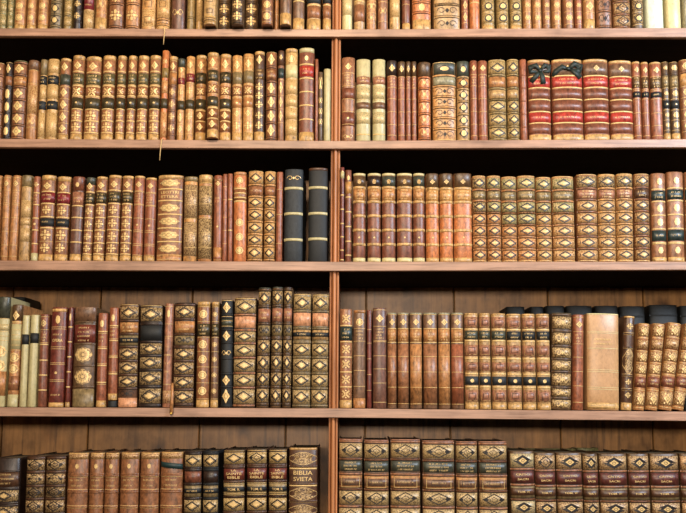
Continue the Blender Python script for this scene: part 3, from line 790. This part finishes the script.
 (340.3,344.2,167,'wine pbone:.05:.12 G.3,.45,.6,.74,.88,.98 oDot:.05:.01','very thin wine red book'), (345.2,351.5,169.8,'maroon oOval:.09:.03:.6 ptan:.13:.26 G.3,.46,.62,.78,.93','thin maroon book with pale tooling'), (352.9,365.6,173,M3,'maroon book with gilt bands, first of five'), (367.4,380.8,173,M3.replace('umber:.035','dark:.035'),'maroon book with gilt bands, second of five'), (381.7,395.5,173,M3.replace('umber:.035','slate:.035'),'maroon book with gilt bands, middle of five'), (396.7,412.3,173,M3,'widest maroon book with gilt bands'), (413,424.7,173,M3.replace('umber:.035','slate:.035'),'maroon book with gilt bands and dark top'),
 (425.7,438.8,173.2,O3,'orange brown book with dark top and gilt bands'), (439.5,452.9,173.2,O3,'orange brown book with dark top, middle of three'), (453.6,471.8,173,O3,'widest orange brown book with dark top'),
 (472.5,486,175.4,L3.replace('@ggreen','@umber'),'tan book with dark ringed lozenges, first of set'), (487,500.8,175.4,L3,'tan lozenge book with olive top'), (501.5,516.7,176.4,L3.replace('@orange /','/').replace('.575,','.575:Loz @orange /.575,'),'greenish topped gilt lozenge book'), (517.4,535.4,175.4,L3.replace('@orange /','/').replace('.575,','.575:Loz @orange /.575,'),'wide lozenge book with greenish top'), (536.1,551.3,176.8,L3.replace('@orange','@tan'),'paler olive lozenge book'), (552.3,574.2,176,L3.replace('@orange','@fawn'),'broad olive lozenge book'),
 (575.8,596.4,577.2,598,174.5,L3b.replace('tan ','brown '),'broad red brown lozenge book with dusky top'), (597.3,614.6,598.7,615.8,174.5,L3b,'tan lozenge book with scuffed top'), (615.6,632,616.8,633.4,174,L3b.replace('pumber','pkhaki'),'tan lozenge book with pinkish label'), (633.4,648.3,634.8,650.2,174,'brown /.01,.16:Loz tchoc:.18:.28 x2:.19:.27 /.295,.43,.57,.71,.85,.99:Loz','dark brown lozenge book with brown label'),
 (650.2,664.7,652,666.6,173.6,V3,'brown book with two teal labels'), (665.9,682.5,667.8,684.6,172.2,V3,'wider reddish book with two teal labels'), (683.7,697,685.8,699,172.2,V3,'teal labelled book cut by the frame')],
(4,'L'): [
 (-1,11.4,-8,5.2,297.6,'bone pslate:0:.2 g.2,.32,.36,.4 oDen:.28:.03 oRos:.5:.07:1.2 oRos:.63:.07:1.2 pfawn:.68:.9 x1:.74:.8','grey topped book in cream and brown'), (12.7,23.6,7,17.7,305.2,'fawn pumber:0:.16 oDia:.11:.05 G.175 pbone:.19:.44 g.25,.3,.35,.4,.45 oRos:.52:.06:1.2 oRos:.63:.06:1.2 prust:.7:.84 x1:.75:.8 pbone:.88:1','brown and cream book with gilt lozenge'),
 (22.6,29.9,19,26,315.8,'bone pblack:.21:.32','narrow cream vellum book with black label'), (30.9,39.8,27,35.5,315.3,'bone pblack:.2:.31','wider cream vellum book with black label'), (40.5,49.4,37.2,46,314.6,'maroon oDia:.1:.04 x4:.18:.3 g.03,.17,.31 G.33,.5,.66,.82 oRos:.1:.04','dark red book with gilt lozenge'),
 (52,68.4,48.6,63.8,308,'wine pgilt:.015:.045 oOval:.125:.045:.4 g.2,.22,.4,.42,.56,.575,.73,.745 T:OPERA:.335:.03:.66 x1:.255:.3 oDot:.66:.014 x1:.86:.9 pgilt:.955:1','broad wine red book with gilt oval'), (69,73.5,65,69,307.7,'wine oOval:.1:.04:.6 G.2,.35,.5,.65,.8 pgilt:.95:1','thin wine red book with gilt oval'), (75.5,96.8,71.7,94.5,307.7,'umber pmocha:0:.15 G.155,.375,.59,.8 twine:.18:.36 x4:.19:.36 oGro:.48:.085:.8 oGro:.7:.085:.8 pkhaki:.82:1 b.155,.375,.59,.8','broad brown book with two gilt rosettes'), (98.3,108.4,95.8,105.6,313.6,'redbr oOval:.115:.042:.5 x2:.24:.32 G.2,.38,.56,.74 g.22,.36,.54,.76 pgilt:.93:1','red brown book with gilt oval'),
 (109.4,119,107.7,116.5,307.7,'redbr oOval:.115:.042:.5 x2:.24:.32 G.2,.36,.54,.72 g.22,.34,.52,.7 pgilt:.93:1','red brown book raised on a thin black book',dict(ybot=400.2)), (120.3,139.3,117.8,137.3,304.7,'choc /.01,.165:Loz tfawn:.18:.28 x3:.18:.28 pkhaki:.3:.41 pblack:.33:.38 x1:.33:.38 /.295 /.42,.555,.69,.82:Loz oScr:.87:.04 psalmon:.91:1','blackish gilt book with tan label'), (140.6,163.4,138.6,161.4,305.7,'dark /.01,.18:Loz pblack:.2:.35 /.19 /.365,.5,.64,.8,.98:Loz','broad blackish book with gilt lozenges'),
 (165.3,173.7,162,170.5,304,'rose oOval:.1:.04:.5 g.03,.2,.32,.5,.78 x5:.3:.7 oDen:.9:.06','narrow pinkish brown book with torn strip',dict(strip=1)), (175.3,195.5,172.6,193.7,303.4,S4.replace('umber ','choc ').replace('salmon','fawn'),'dark gilt book with tan label'), (197.6,210.8,196,209.2,302.4,R4,'brown book with round gilt medallions'), (212,219.2,210,217.9,302.4,R4.replace('brown','mocha'),'narrow brown book with round medallions'), (221.6,232.9,220.5,232.4,300.3,'black /.01,.14:Dia b.17,.26 g.16,.2,.25 pslate:.18:.25 /.28,.4:Dia b.55 oGsc:.5:.03 /.69,.81,.98:Dia','black book with pale gilt lozenges'),
 (234.5,256.8,232.9,254.7,298.2,N4,'broad gilt lozenge book with salmon label'), (258.7,271.3,256,268.7,288.4,S4.replace('salmon','rose').replace('pdark','pslate'),'tall dark gilt book with small lozenges'), (272.6,283.2,270,281,287.6,S4.replace('salmon','rose').replace('pdark','pslate'),'tall dark gilt book, middle of three tall'), (284.2,292.4,281.8,290.8,287.6,S4.replace('salmon','rose'),'tall narrow gilt book, last of three tall'), (293.7,311.3,292,310.5,294.5,G4,'green gold lozenge book with salmon label'), (312.6,329,310.8,327.8,295,G4,'green gold lozenge book beside the upright')],
(4,'R'): [
 (339.7,352.2,309.2,'rust oXfl:.1:.05 tteal:.18:.32 x3:.19:.31 G.17,.335,.49,.64,.79 oXfl:.41:.055 oXfl:.56:.055 oXfl:.715:.055 oXfl:.86:.055 pgilt:.92:1','rust floret book with dark green label'), (353.2,365.8,310.3,'mocha pfawn:0:.03 oRos:.125:.04 x3:.2:.31 g.19,.32,.47,.62,.78 pfawn:.9:1','dull brown book with gilt rosette'), (366.8,371.6,310.3,'wine g.2,.34,.5,.66,.82','thin wine brown book'), (372.6,386.6,308.2,'plum oDia:.105:.04 x4:.2:.32 g.02,.185,.33,.34,.48,.61,.75,.94','tall plum brown book with gilt lozenge'),
 (387.4,396.6,312.9,F4,'narrow rust book with pale lozenge'), (397.6,408.8,312.9,F4,'rust book with pale lozenge, second of six'), (409.7,422,312.9,F4.replace('prust','pfawn'),'mottled rust book with pale lozenge'), (423.2,437.2,312.9,F4,'widest rust book with pale lozenge'), (438.2,450.2,312.9,F4.replace('prust','pfawn'),'rust book with pale lozenge, fifth of six'), (451,463.5,312.9,F4.replace('prust','predbr'),'redder rust book with pale lozenge'),
 (464.5,478.2,313.4,Q4.replace('tblack','tslate').replace('vblack','vnavy'),'tan book with greyed black label, first of set'), (479.2,490.6,313.4,Q4.replace('tblack','tslate').replace('vblack','vnavy'),'narrowest tan book with greyed black labels'), (491.6,506,313.6,Q4.replace('tblack','tslate').replace('vblack','vnavy'),'tan book with greyed black labels'), (506.8,521.3,314,Q4,'tan book with two jet black labels'), (522.3,535.5,314,Q4,'tan book with jet black labels, middle one'), (536.5,550,314,Q4,'tan book with jet black labels, last of set'),
 (551.3,571.8,551.3,570.5,314,'umber pkhaki:0:.02 /.02,.18:Gsd tchoc:.2:.33 x2:.21:.32 /.19,.345,.48,.61,.77,.88:Gsd oDen:.94:.04 oGsc:.94:.04','brown book with gilt scroll panels'), (572.8,584.2,572.8,583,315.3,'redbr oDia:.105:.036 x3:.2:.3 g.03,.18,.31,.45,.6,.75,.92','red brown book beside the broad pale one'), (585.4,619.2,587,618.6,314.5,'pale pcream:0:.015 pcream:.188:.193 pcream:.205:.21 pcream:.362:.368 pcream:.585:.59 pcream:.605:.61 pcream:.765:.77 pcream:.785:.79 x2:.25:.34 x1:.25:.295 x1:.295:.34 pgilt:.925:.99 g.945,.965','broadest pale tan book with gilt lines'), (623.4,635.5,621.3,631,317,'choc pgold:0:.02 oFlo:.11:.035 b.19,.335,.63,.78 g.18,.2,.33,.345,.62,.64,.77,.79 oOrn:.485:.13:1 oFlo:.7:.03 oFlo:.84:.03 pgilt:.92:1','dark brown book with a tall gilt oval'),
 (638,650.2,633.4,643.6,324.5,L44,'leaning tan book with maroon label, first of four'), (652.3,665.5,645.7,656.8,325,L44,'leaning tan book with maroon label, second of four'), (667,681.8,658.4,671.3,324.5,L44,'leaning tan book with maroon label, third of four'), (684,697,671.3,683.1,326,L44,'leaning tan book cut by the frame')],
(5,'L'): [
 (-6,20.7,-8.5,18.7,457.8,'dark b.13,.29 pchoc:.14:.28 x3:.14:.27 /.3,.44:Loz /.46,.6,.74,.88,.98:Loz','broad black folio with gilt lozenge'), (27.5,45.8,25.2,43.8,455.9,'choc /.02,.15:Lon twine:.17:.26 x2:.18:.25 oDen:.34:.04 /.155,.285,.41,.55,.69,.83,.98:Lon','dark gilt book beside the black folio'), (47,66.7,45,65,455.6,'choc /.02,.15:Lon twine:.17:.26 x2:.18:.25 oDen:.34:.04 /.155,.285,.41,.55,.69,.83,.98:Lon','dark gilt book beside the gilt topped set'),
 (68.8,89.5,66.5,87.4,452.6,B5,'widest brown book with gilt top'), (91,104.9,88.5,103.2,452.6,B5,'narrow brown book with gilt top and oval'), (106,119.7,104,118,452.6,B5,'narrow brown gilt topped book with oval'), (121.6,140,119.6,138.2,452.3,B5,'brown book with gilt top and oval'), (141.2,160.2,139.4,158.6,452.3,B5,'brown book with gilt top beside the ribboned one'), (161.5,183.6,159.8,182.2,451.8,B5,'brown book tied round with a dark green ribbon',dict(ribbon=(.085,.135))),
 (184.8,202.2,183.8,201.2,451,'dark @khaki /.02,.155:Loz pmaroon:.18:.29 /.17,.3 pkhaki:.31:.42 pblack:.34:.385 x1:.34:.385 /.43,.57,.71,.85,.98:Loz','blackish book with pale gilt lozenge'), (203.4,218.7,202.8,218.2,451,'black @khaki /.02,.155:Loz pdark:.18:.29 /.17,.3 pkhaki:.31:.42 pblack:.34:.385 x1:.34:.385 /.43,.57,.71,.85,.98:Loz','black book with bright gilt lozenge'),
 (223.6,245.4,223,244.6,449.7,S5,'gilt bible volume with red label, first of three'), (247,267.2,246.6,266.8,449,S5.replace('/.01,.14:Loz','/.01,.14:Lon'),'gilt bible volume with red label, middle of three'), (268.9,287.1,268.6,287,449,S5,'gilt bible volume with red label, last of three'), (288.8,317.9,288.6,317.4,447.5,'choc pgilt:0:.02 oOrn:.095:.055:.95 pkhaki:.165:.185 G.17,.185,.32,.335 b.165,.32,.47,.62,.77,.9 T:BIBLIA:.22:.036:.68 T:SVIETA:.275:.036:.68 oOrn:.405:.055:.95 G.475 oOrn:.55:.05:.95 oOrn:.7:.05:.95 oOrn:.84:.05:.95','broadest bible with gilt oval panels and lettering')],
(5,'R'): [
 (338.6,362.4,438,F5,'tan folio with slate label beside the upright'), (363.7,389,439,F5,'tan folio with slate label, second of six'), (390.2,420.6,438.4,F5,'widest tan folio with slate label'), (422.2,455,439.7,F5,'broad tan folio with slate label'), (455.9,477.7,440.5,F5,'narrowest tan folio with slate label'), (478.9,507.7,440.5,F5,'tan folio with slate label, last of six'),
 (509.3,533.6,510.8,535.6,451,C5.replace('@mocha','@ggrey'),'book with red label and scuffed grey top'), (534,554.6,535.6,556.6,452.6,C5.replace('oLoy:.085','oLon:.085'),'brown book with red label and thin lozenge'), (555.4,581.2,557.2,583.4,452.6,C5,'brown book with red label and dark lozenge'), (581.8,597,584,599.4,453.5,C5.replace('@mocha','@choc'),'narrow brown book with red label'), (598,626.2,600.2,628.6,453.5,C5,'broad book with red label and black lozenge'), (626.9,648,629.2,650.6,453.5,C5,'brown book with red label and bright lozenge'), (649,677.6,651.6,680.6,453.5,C5,'broad greenish book with red label'), (678.7,702,681.6,705,453.5,C5.replace('@mocha','@rust'),'red labelled book cut by the frame')],
}
ORD = ['first','second','third','fourth','fifth','sixth','seventh','eighth','ninth','tenth','eleventh','twelfth','thirteenth','fourteenth','fifteenth','sixteenth']

_sz = {}
def shelf_z(row, X):
    if row not in _sz:
        _sz[row] = [at(x, curve3(SH[row][0], x)) for x in (XL, 0, 110, 220, 335, 450, 570, 686, XR)]
    P = _sz[row]
    for a, b in zip(P, P[1:]):
        if X <= b.x or b is P[-1]: return a.z+(b.z-a.z)*(X-a.x)/(b.x-a.x)
def seat(row, x, w, tilt):
    """height at which a book of width w leaning by tilt stands on its shelf"""
    return max(shelf_z(row, x+s_*w/2*cos(tilt))+s_*w/2*sin(tilt) for s_ in (-1, -.5, 0, .5, 1))+.0008

def measure(row, rec):
    opts = rec[-1] if isinstance(rec[-1], dict) else {}
    r = rec[:-1] if opts else rec
    if len(r) == 7: xtl, xtr, xbl, xbr, yt, style, look = r
    else: (xtl, xtr, yt, style, look), xbl = r, None
    y = YF+.003-opts.get('out', 0)
    if row == 5: yt += 1.5
    xm = (xtl+xtr)/2
    top, bot = SH[row][0], SH[row]
    if xbl is None:
        yb = opts.get('ybot', curve3(top, xm)); ym = (yt+yb)/2
        ye = y+min(.012, .0009*(xtr-xtl))
        L, R = at(xtl, ym, ye), at(xtr, ym, ye)
        cx = (L.x+R.x)/2; w = R.x-L.x
        zt = at(xm, yt, y).z
        zb = at(xm, yb, y).z
        tilt, base = 0.0, Vector((cx, y, zb)); h = zt-zb
    else:
        yb = opts.get('ybot', curve3(top, (xbl+xbr)/2))
        if row == 5: # x given at the frame's lower edge
            f = (yb-yt)/(513-yt)
            xbl = xtl+(xbl-xtl)*f; xbr = xtr+(xbr-xtr)*f
            yb = curve3(top, (xbl+xbr)/2)
        ye = y+min(.012, .0009*(xbr-xbl))
        TL, TR, BL, BR = at(xtl, yt, ye), at(xtr, yt, ye), at(xbl, yb, ye), at(xbr, yb, ye)
        T, Bm = (TL+TR)/2, (BL+BR)/2
        tilt = math.atan2(T.x-Bm.x, T.z-Bm.z)
        w = ((TR.x-TL.x)+(BR.x-BL.x))/2*cos(tilt)
        h = (T-Bm).length
        base = Vector((Bm.x, y, Bm.z))
    return dict(x=base.x, y=y, w=w*.965, h=h, tilt=tilt, ybot=opts.get('ybot'), style=style, look=look, opts=opts, z0=base.z)

def place(row, side, k, n, q):
    w, h, tilt, y, style, look, opts = q['w'], q['h'], q['tilt'], q['y'], q['style'], q['look'], q['opts']
    base = Vector((q['x'], y, seat(row, q['x'], w, tilt)))
    if q['ybot']: base.z = q['z0']
    if opts.get('out'): h += q['z0']-base.z
    d = {1: .15, 2: .15, 3: .155, 4: .15, 5: .2}[row]*(.9+.2*((k*37) % 10)/10)
    if row == 4: d = min(d, .152)
    root, bk = make_book(base, tilt, w, h, d, style)
    shelfname = ROWNAME[row]+' shelf'
    if side == 'L':
        pos = ('%s from left end, %s' % (ORD[k], shelfname)) if k < (n+1)//2 else ('%s left of upright, %s' % (ORD[n-1-k], shelfname))
    else:
        pos = ('%s right of upright, %s' % (ORD[k], shelfname)) if k < (n+1)//2 else ('%s from right end, %s' % (ORD[n-1-k], shelfname))
    root['label'] = look+', '+pos
    root['category'] = 'book'
    root['group'] = group_of(row)
    # things tied to or hanging from single books
    if 'string' in opts:
        px, py = opts['string']
        c = at(px, py, -.012)-Vector(base)
        mb = MB()
        x0 = c.x
        top_z = 0.0015
        mb.tube([(0, .006, top_z), (x0*.3+.002, -.004, top_z+.0005), (x0*.6+.002, -.0105, -.002), (x0+.002, -.0115, -.012), (x0, -.012, c.z*.6), (x0-.0008, -.012, c.z)],
                [.0014, .0015, .0016, .0015, .0013, .0010], 0, 6)
        o = mb.build('bookmark_string', simple('string_fibre', (198,164,110), .8, 0, .2, 300), root)
        o['label'] = 'frayed pale string hanging over the shelf edge'
    if 'strip' in opts:
        a = at(172.3, 383, -.008)-Vector(base); b = at(171.3, 413, -.014)-Vector(base)
        mb = MB()
        mb.tube([tuple(a), tuple(a*.5+b*.5+Vector((.0006, 0, 0))), tuple(b)], [.0034, .0042, .0052], 0, 8, .55)
        o = mb.build('leather_strip', leather('fawn'), root)
        o['label'] = 'tan strip hanging over the shelf edge'
        m2 = MB(); m2.tube([tuple(b+Vector((0, -.003, .002))), tuple(b+Vector((0, -.004, -.001))), tuple(b+Vector((0, -.003, -.005)))], [.002, .0042, .002], 0, 8)
        m2.build('brass_tip', simple('brass', (200,160,70), .3, .6, .1, 200), o)
    if 'ribbon' in opts:
        a, b = opts['ribbon']
        mb = MB(); n_ = 12; vs = []; fs = []
        for q in range(n_+1):
            u = -1+2*q/n_
            dz = -.008*(q/n_)
            for z in (h*(1-b)+dz, h*(1-a)+dz): vs += [bk.pt(u, z, .0008), bk.pt(u, z, .0022)]
        for q in range(n_):
            i0 = 4*q; i1 = i0+4
            fs += [(i0+1, i1+1, i1+3, i0+3), (i0+2, i1+2, i1, i0), (i0, i1, i1+1, i0+1), (i0+3, i1+3, i1+2, i0+2)]
        fs += [(0, 1, 3, 2), (4*n_+2, 4*n_+3, 4*n_+1, 4*n_)]
        mb.add(vs, fs, 0, True)
        o = mb.build('ribbon', simple('green_ribbon', (22,44,42), .5, 0, .2, 300), root)
        o['label'] = 'dark green ribbon tied round the book'
    if 'bow' in opts:
        a, b, kind = opts['bow']
        zc = h*(1-(a+b)/2)+.004
        m = simple('bow_ribbon', (28,36,28), .55, 0, .35, 260)
        def rib(pts, wd):
            mb = MB(); vs = []; fs = []
            P = [Vector(p) for p in pts]
            for i_, p in enumerate(P):
                dr = (P[min(i_+1, len(P)-1)]-P[max(i_-1, 0)]).normalized()
                nrm = Vector((-dr.z, 0, dr.x))
                if nrm.length < 1e-4: nrm = Vector((0, 0, 1))
                nrm = nrm.normalized()*(wd[i_]*.72)
                for sg in (1, -1):
                    for oy in (0, -.0008): vs.append(p+nrm*sg+Vector((0, oy, 0)))
            for i_ in range(len(P)-1):
                q0 = 4*i_; q1 = q0+4
                fs += [(q0, q1, q1+1, q0+1), (q0+3, q1+3, q1+2, q0+2), (q0+1, q1+1, q1+3, q0+3), (q0+2, q1+2, q1, q0)]
            fs += [(0, 1, 3, 2), (4*len(P)-4, 4*len(P)-2, 4*len(P)-1, 4*len(P)-3)]
            mb.add(vs, fs, 0, True)
            return mb
        def P_(fx, fz, off): return bk.xz(fx*w/2, zc+fz*.03, off)
        knot = MB(); knot.tube([P_(-.14, .12, .004), P_(0, 0, .0055), P_(.14, -.1, .004)], [.003, .0055, .003], 0, 8, .6)
        root_bow = knot.build('ribbon_bow', m, root)
        root_bow['label'] = 'dark green ribbon bow tied on the spine'
        if kind == 0:
            sets = [([P_(0, 0, .004), P_(-.4, .55, .009), P_(-.85, .42, .006), P_(-.8, .0, .0035), P_(-.3, -.05, .003)], [.005, .009, .011, .009, .005]),
                    ([P_(0, 0, .004), P_(.4, .55, .009), P_(.85, .5, .006), P_(.85, .1, .0035), P_(.3, -.05, .003)], [.005, .009, .011, .009, .005]),
                    ([P_(0, 0, .004), P_(-.35, -.5, .005), P_(-.8, -1.0, .003)], [.006, .009, .010]),
                    ([P_(0, 0, .004), P_(.2, -.6, .005), P_(.28, -1.25, .003)], [.006, .009, .011])]
        else:
            sets = [([P_(0, 0, .004), P_(-.4, .2, .008), P_(-.8, -.2, .003), P_(-.95, -.6, .003)], [.005, .009, .011, .008]),
                    ([P_(0, 0, .004), P_(.4, .5, .008), P_(.9, .3, .004), P_(.8, -.1, .003), P_(.3, -.08, .003)], [.005, .011, .013, .011, .005]),
                    ([P_(.2, 0, .003), P_(.55, -.4, .004), P_(.85, -.8, .003)], [.007, .010, .010])]
        for pts, wd in sets:
            rib(pts, wd).build('ribbon_loop', m, root_bow)
    return root

for (row, side), recs in DATA.items():
    Q = [measure(row, rec) for rec in recs]
    def edge(q, sg, t): return q['x']+sg*q['w']/2/cos(q['tilt'])+math.tan(q['tilt'])*t
    for a, b in zip(Q, Q[1:]):                       # neighbours stand shoulder to shoulder, never inside each other
        t1 = min(a['h'], b['h'])
        over = max(edge(a, 1, t)-edge(b, -1, t) for t in (0, t1))+.0006
        if over > 0:
            for q, sg in ((a, -1), (b, 1)):
                q['w'] -= over/2; q['x'] += sg*over/4
    for k, q in enumerate(Q): place(row, side, k, len(recs), q)

# black books standing behind the front row on the fourth shelf
YB = .168
back_recs = [(507,526,306.5,'low black book behind the two black labelled tan books'), (531,545,306.5,'narrow black book behind the last black labelled tan book'), (547,566,305.6,'black book behind the gilt scroll panelled book on fourth shelf'),
             (568,594,305.6,'black book behind the red brown book on fourth shelf'), (597,620,305.6,'black book standing behind the broadest pale tan book'), (622,647,306,'black book behind the dark brown book with gilt oval'), (651.5,680,304.7,'widest black book behind the leaning tan books'), (682.5,702,305.5,'black book behind the leaning books, cut by the frame')]
for xl_, xr_, yt, lab in back_recs:
    L, R = at(xl_, 340, YB), at(xr_, 340, YB)
    zb = at((xl_+xr_)/2, curve3(SH[4][0], (xl_+xr_)/2), 0).z+.0006
    h = at((xl_+xr_)/2, yt, YB).z-zb
    root, _ = make_book(Vector(((L.x+R.x)/2, YB, zb)), 0, (R.x-L.x)*.97, h, .115, 'black b.1,.3,.5,.7,.9')
    root['label'] = lab; root['category'] = 'book'; root['group'] = 'black books behind the fourth shelf row'
# a dark book leaning behind the left end of the fourth shelf, and the slim one under the raised book
T = at(24, 297.5, .185); zb = at(40, 407.5, 0).z+.001
h = .285
root, _ = make_book(Vector((T.x-.012, .17, zb)), 0, .040, T.z-zb, .115, 'black b.3,.5,.7,.9')
root['label'] = 'dark book standing behind the cream vellum pair, fourth shelf'; root['category'] = 'book'; root['group'] = 'dark books behind the left row'
L, R = at(106.6, 404, .01), at(117, 404, .01)
zb = at(112, 407.6, 0).z+.0006
z1 = at(112, 400.9, 0).z
root, _ = make_book(Vector(((L.x+R.x)/2, .006, zb)), 0, (R.x-L.x)*.9, z1-zb, .14, 'black')
root['label'] = 'small thin black book lying under the raised red brown book'; root['category'] = 'book'; root['group'] = 'books on the fourth shelf'
# two grey-green folios behind the red-labelled set on the bottom shelf
for xl_, xr_, yt, lab in ((512, 577, 448.6, 'grey green vellum folio standing behind the red labelled books'), (578.5, 600, 448.0, 'narrow grey green folio standing behind the narrow red labelled book')):
    L, R = at(xl_, 470, .232), at(xr_, 470, .232)
    zb = at((xl_+xr_)/2, curve3(SH[5][0], (xl_+xr_)/2), 0).z+.0006
    h = at((xl_+xr_)/2, yt, .232).z-zb
    root, _ = make_book(Vector(((L.x+R.x)/2, .232, zb)), 0, R.x-L.x, h, .065, 'ggreen b.3,.5,.7')
    root['label'] = lab; root['category'] = 'book'; root['group'] = 'folios behind the bottom row'

# ----------------------------------------------------------------- lights
def area(name, loc, target, sx, sy, power, colr):
    l = bpy.data.lights.new(name, 'AREA')
    l.shape = 'RECTANGLE'; l.size = sx; l.size_y = sy; l.energy = power; l.color = colr
    o = bpy.data.objects.new(name, l)
    o.location = loc
    o.rotation_euler = (Vector(target)-Vector(loc)).to_track_quat('-Z', 'Y').to_euler()
    col.objects.link(o)
    return o
area('ceiling_lamp', (-.25, -2.1, 3.45), (-.05, 0, 2.2), .7, .5, 70, (1, .79, .56))
area('front_fill', (-.3, -6.2, 2.38), (0, 0, 1.9), 2.4, .45, 262, (1, .89, .75))  # unseen fill added in front to brighten the back boards
area('side_window', (2.2, -1.9, 3.1), (1.0, 0, 2.0), .8, .6, 145, (.72, .84, 1))
w = bpy.data.worlds.new('room_air')
w.use_nodes = True
w.node_tree.nodes['Background'].inputs['Color'].default_value = (1, .84, .68, 1)
w.node_tree.nodes['Background'].inputs['Strength'].default_value = .006
scn.world = w
vs = scn.view_settings
vs.view_transform = 'Standard'; vs.look = 'None'; vs.gamma = 1; vs.exposure = -0.17; vs.use_curve_mapping = False
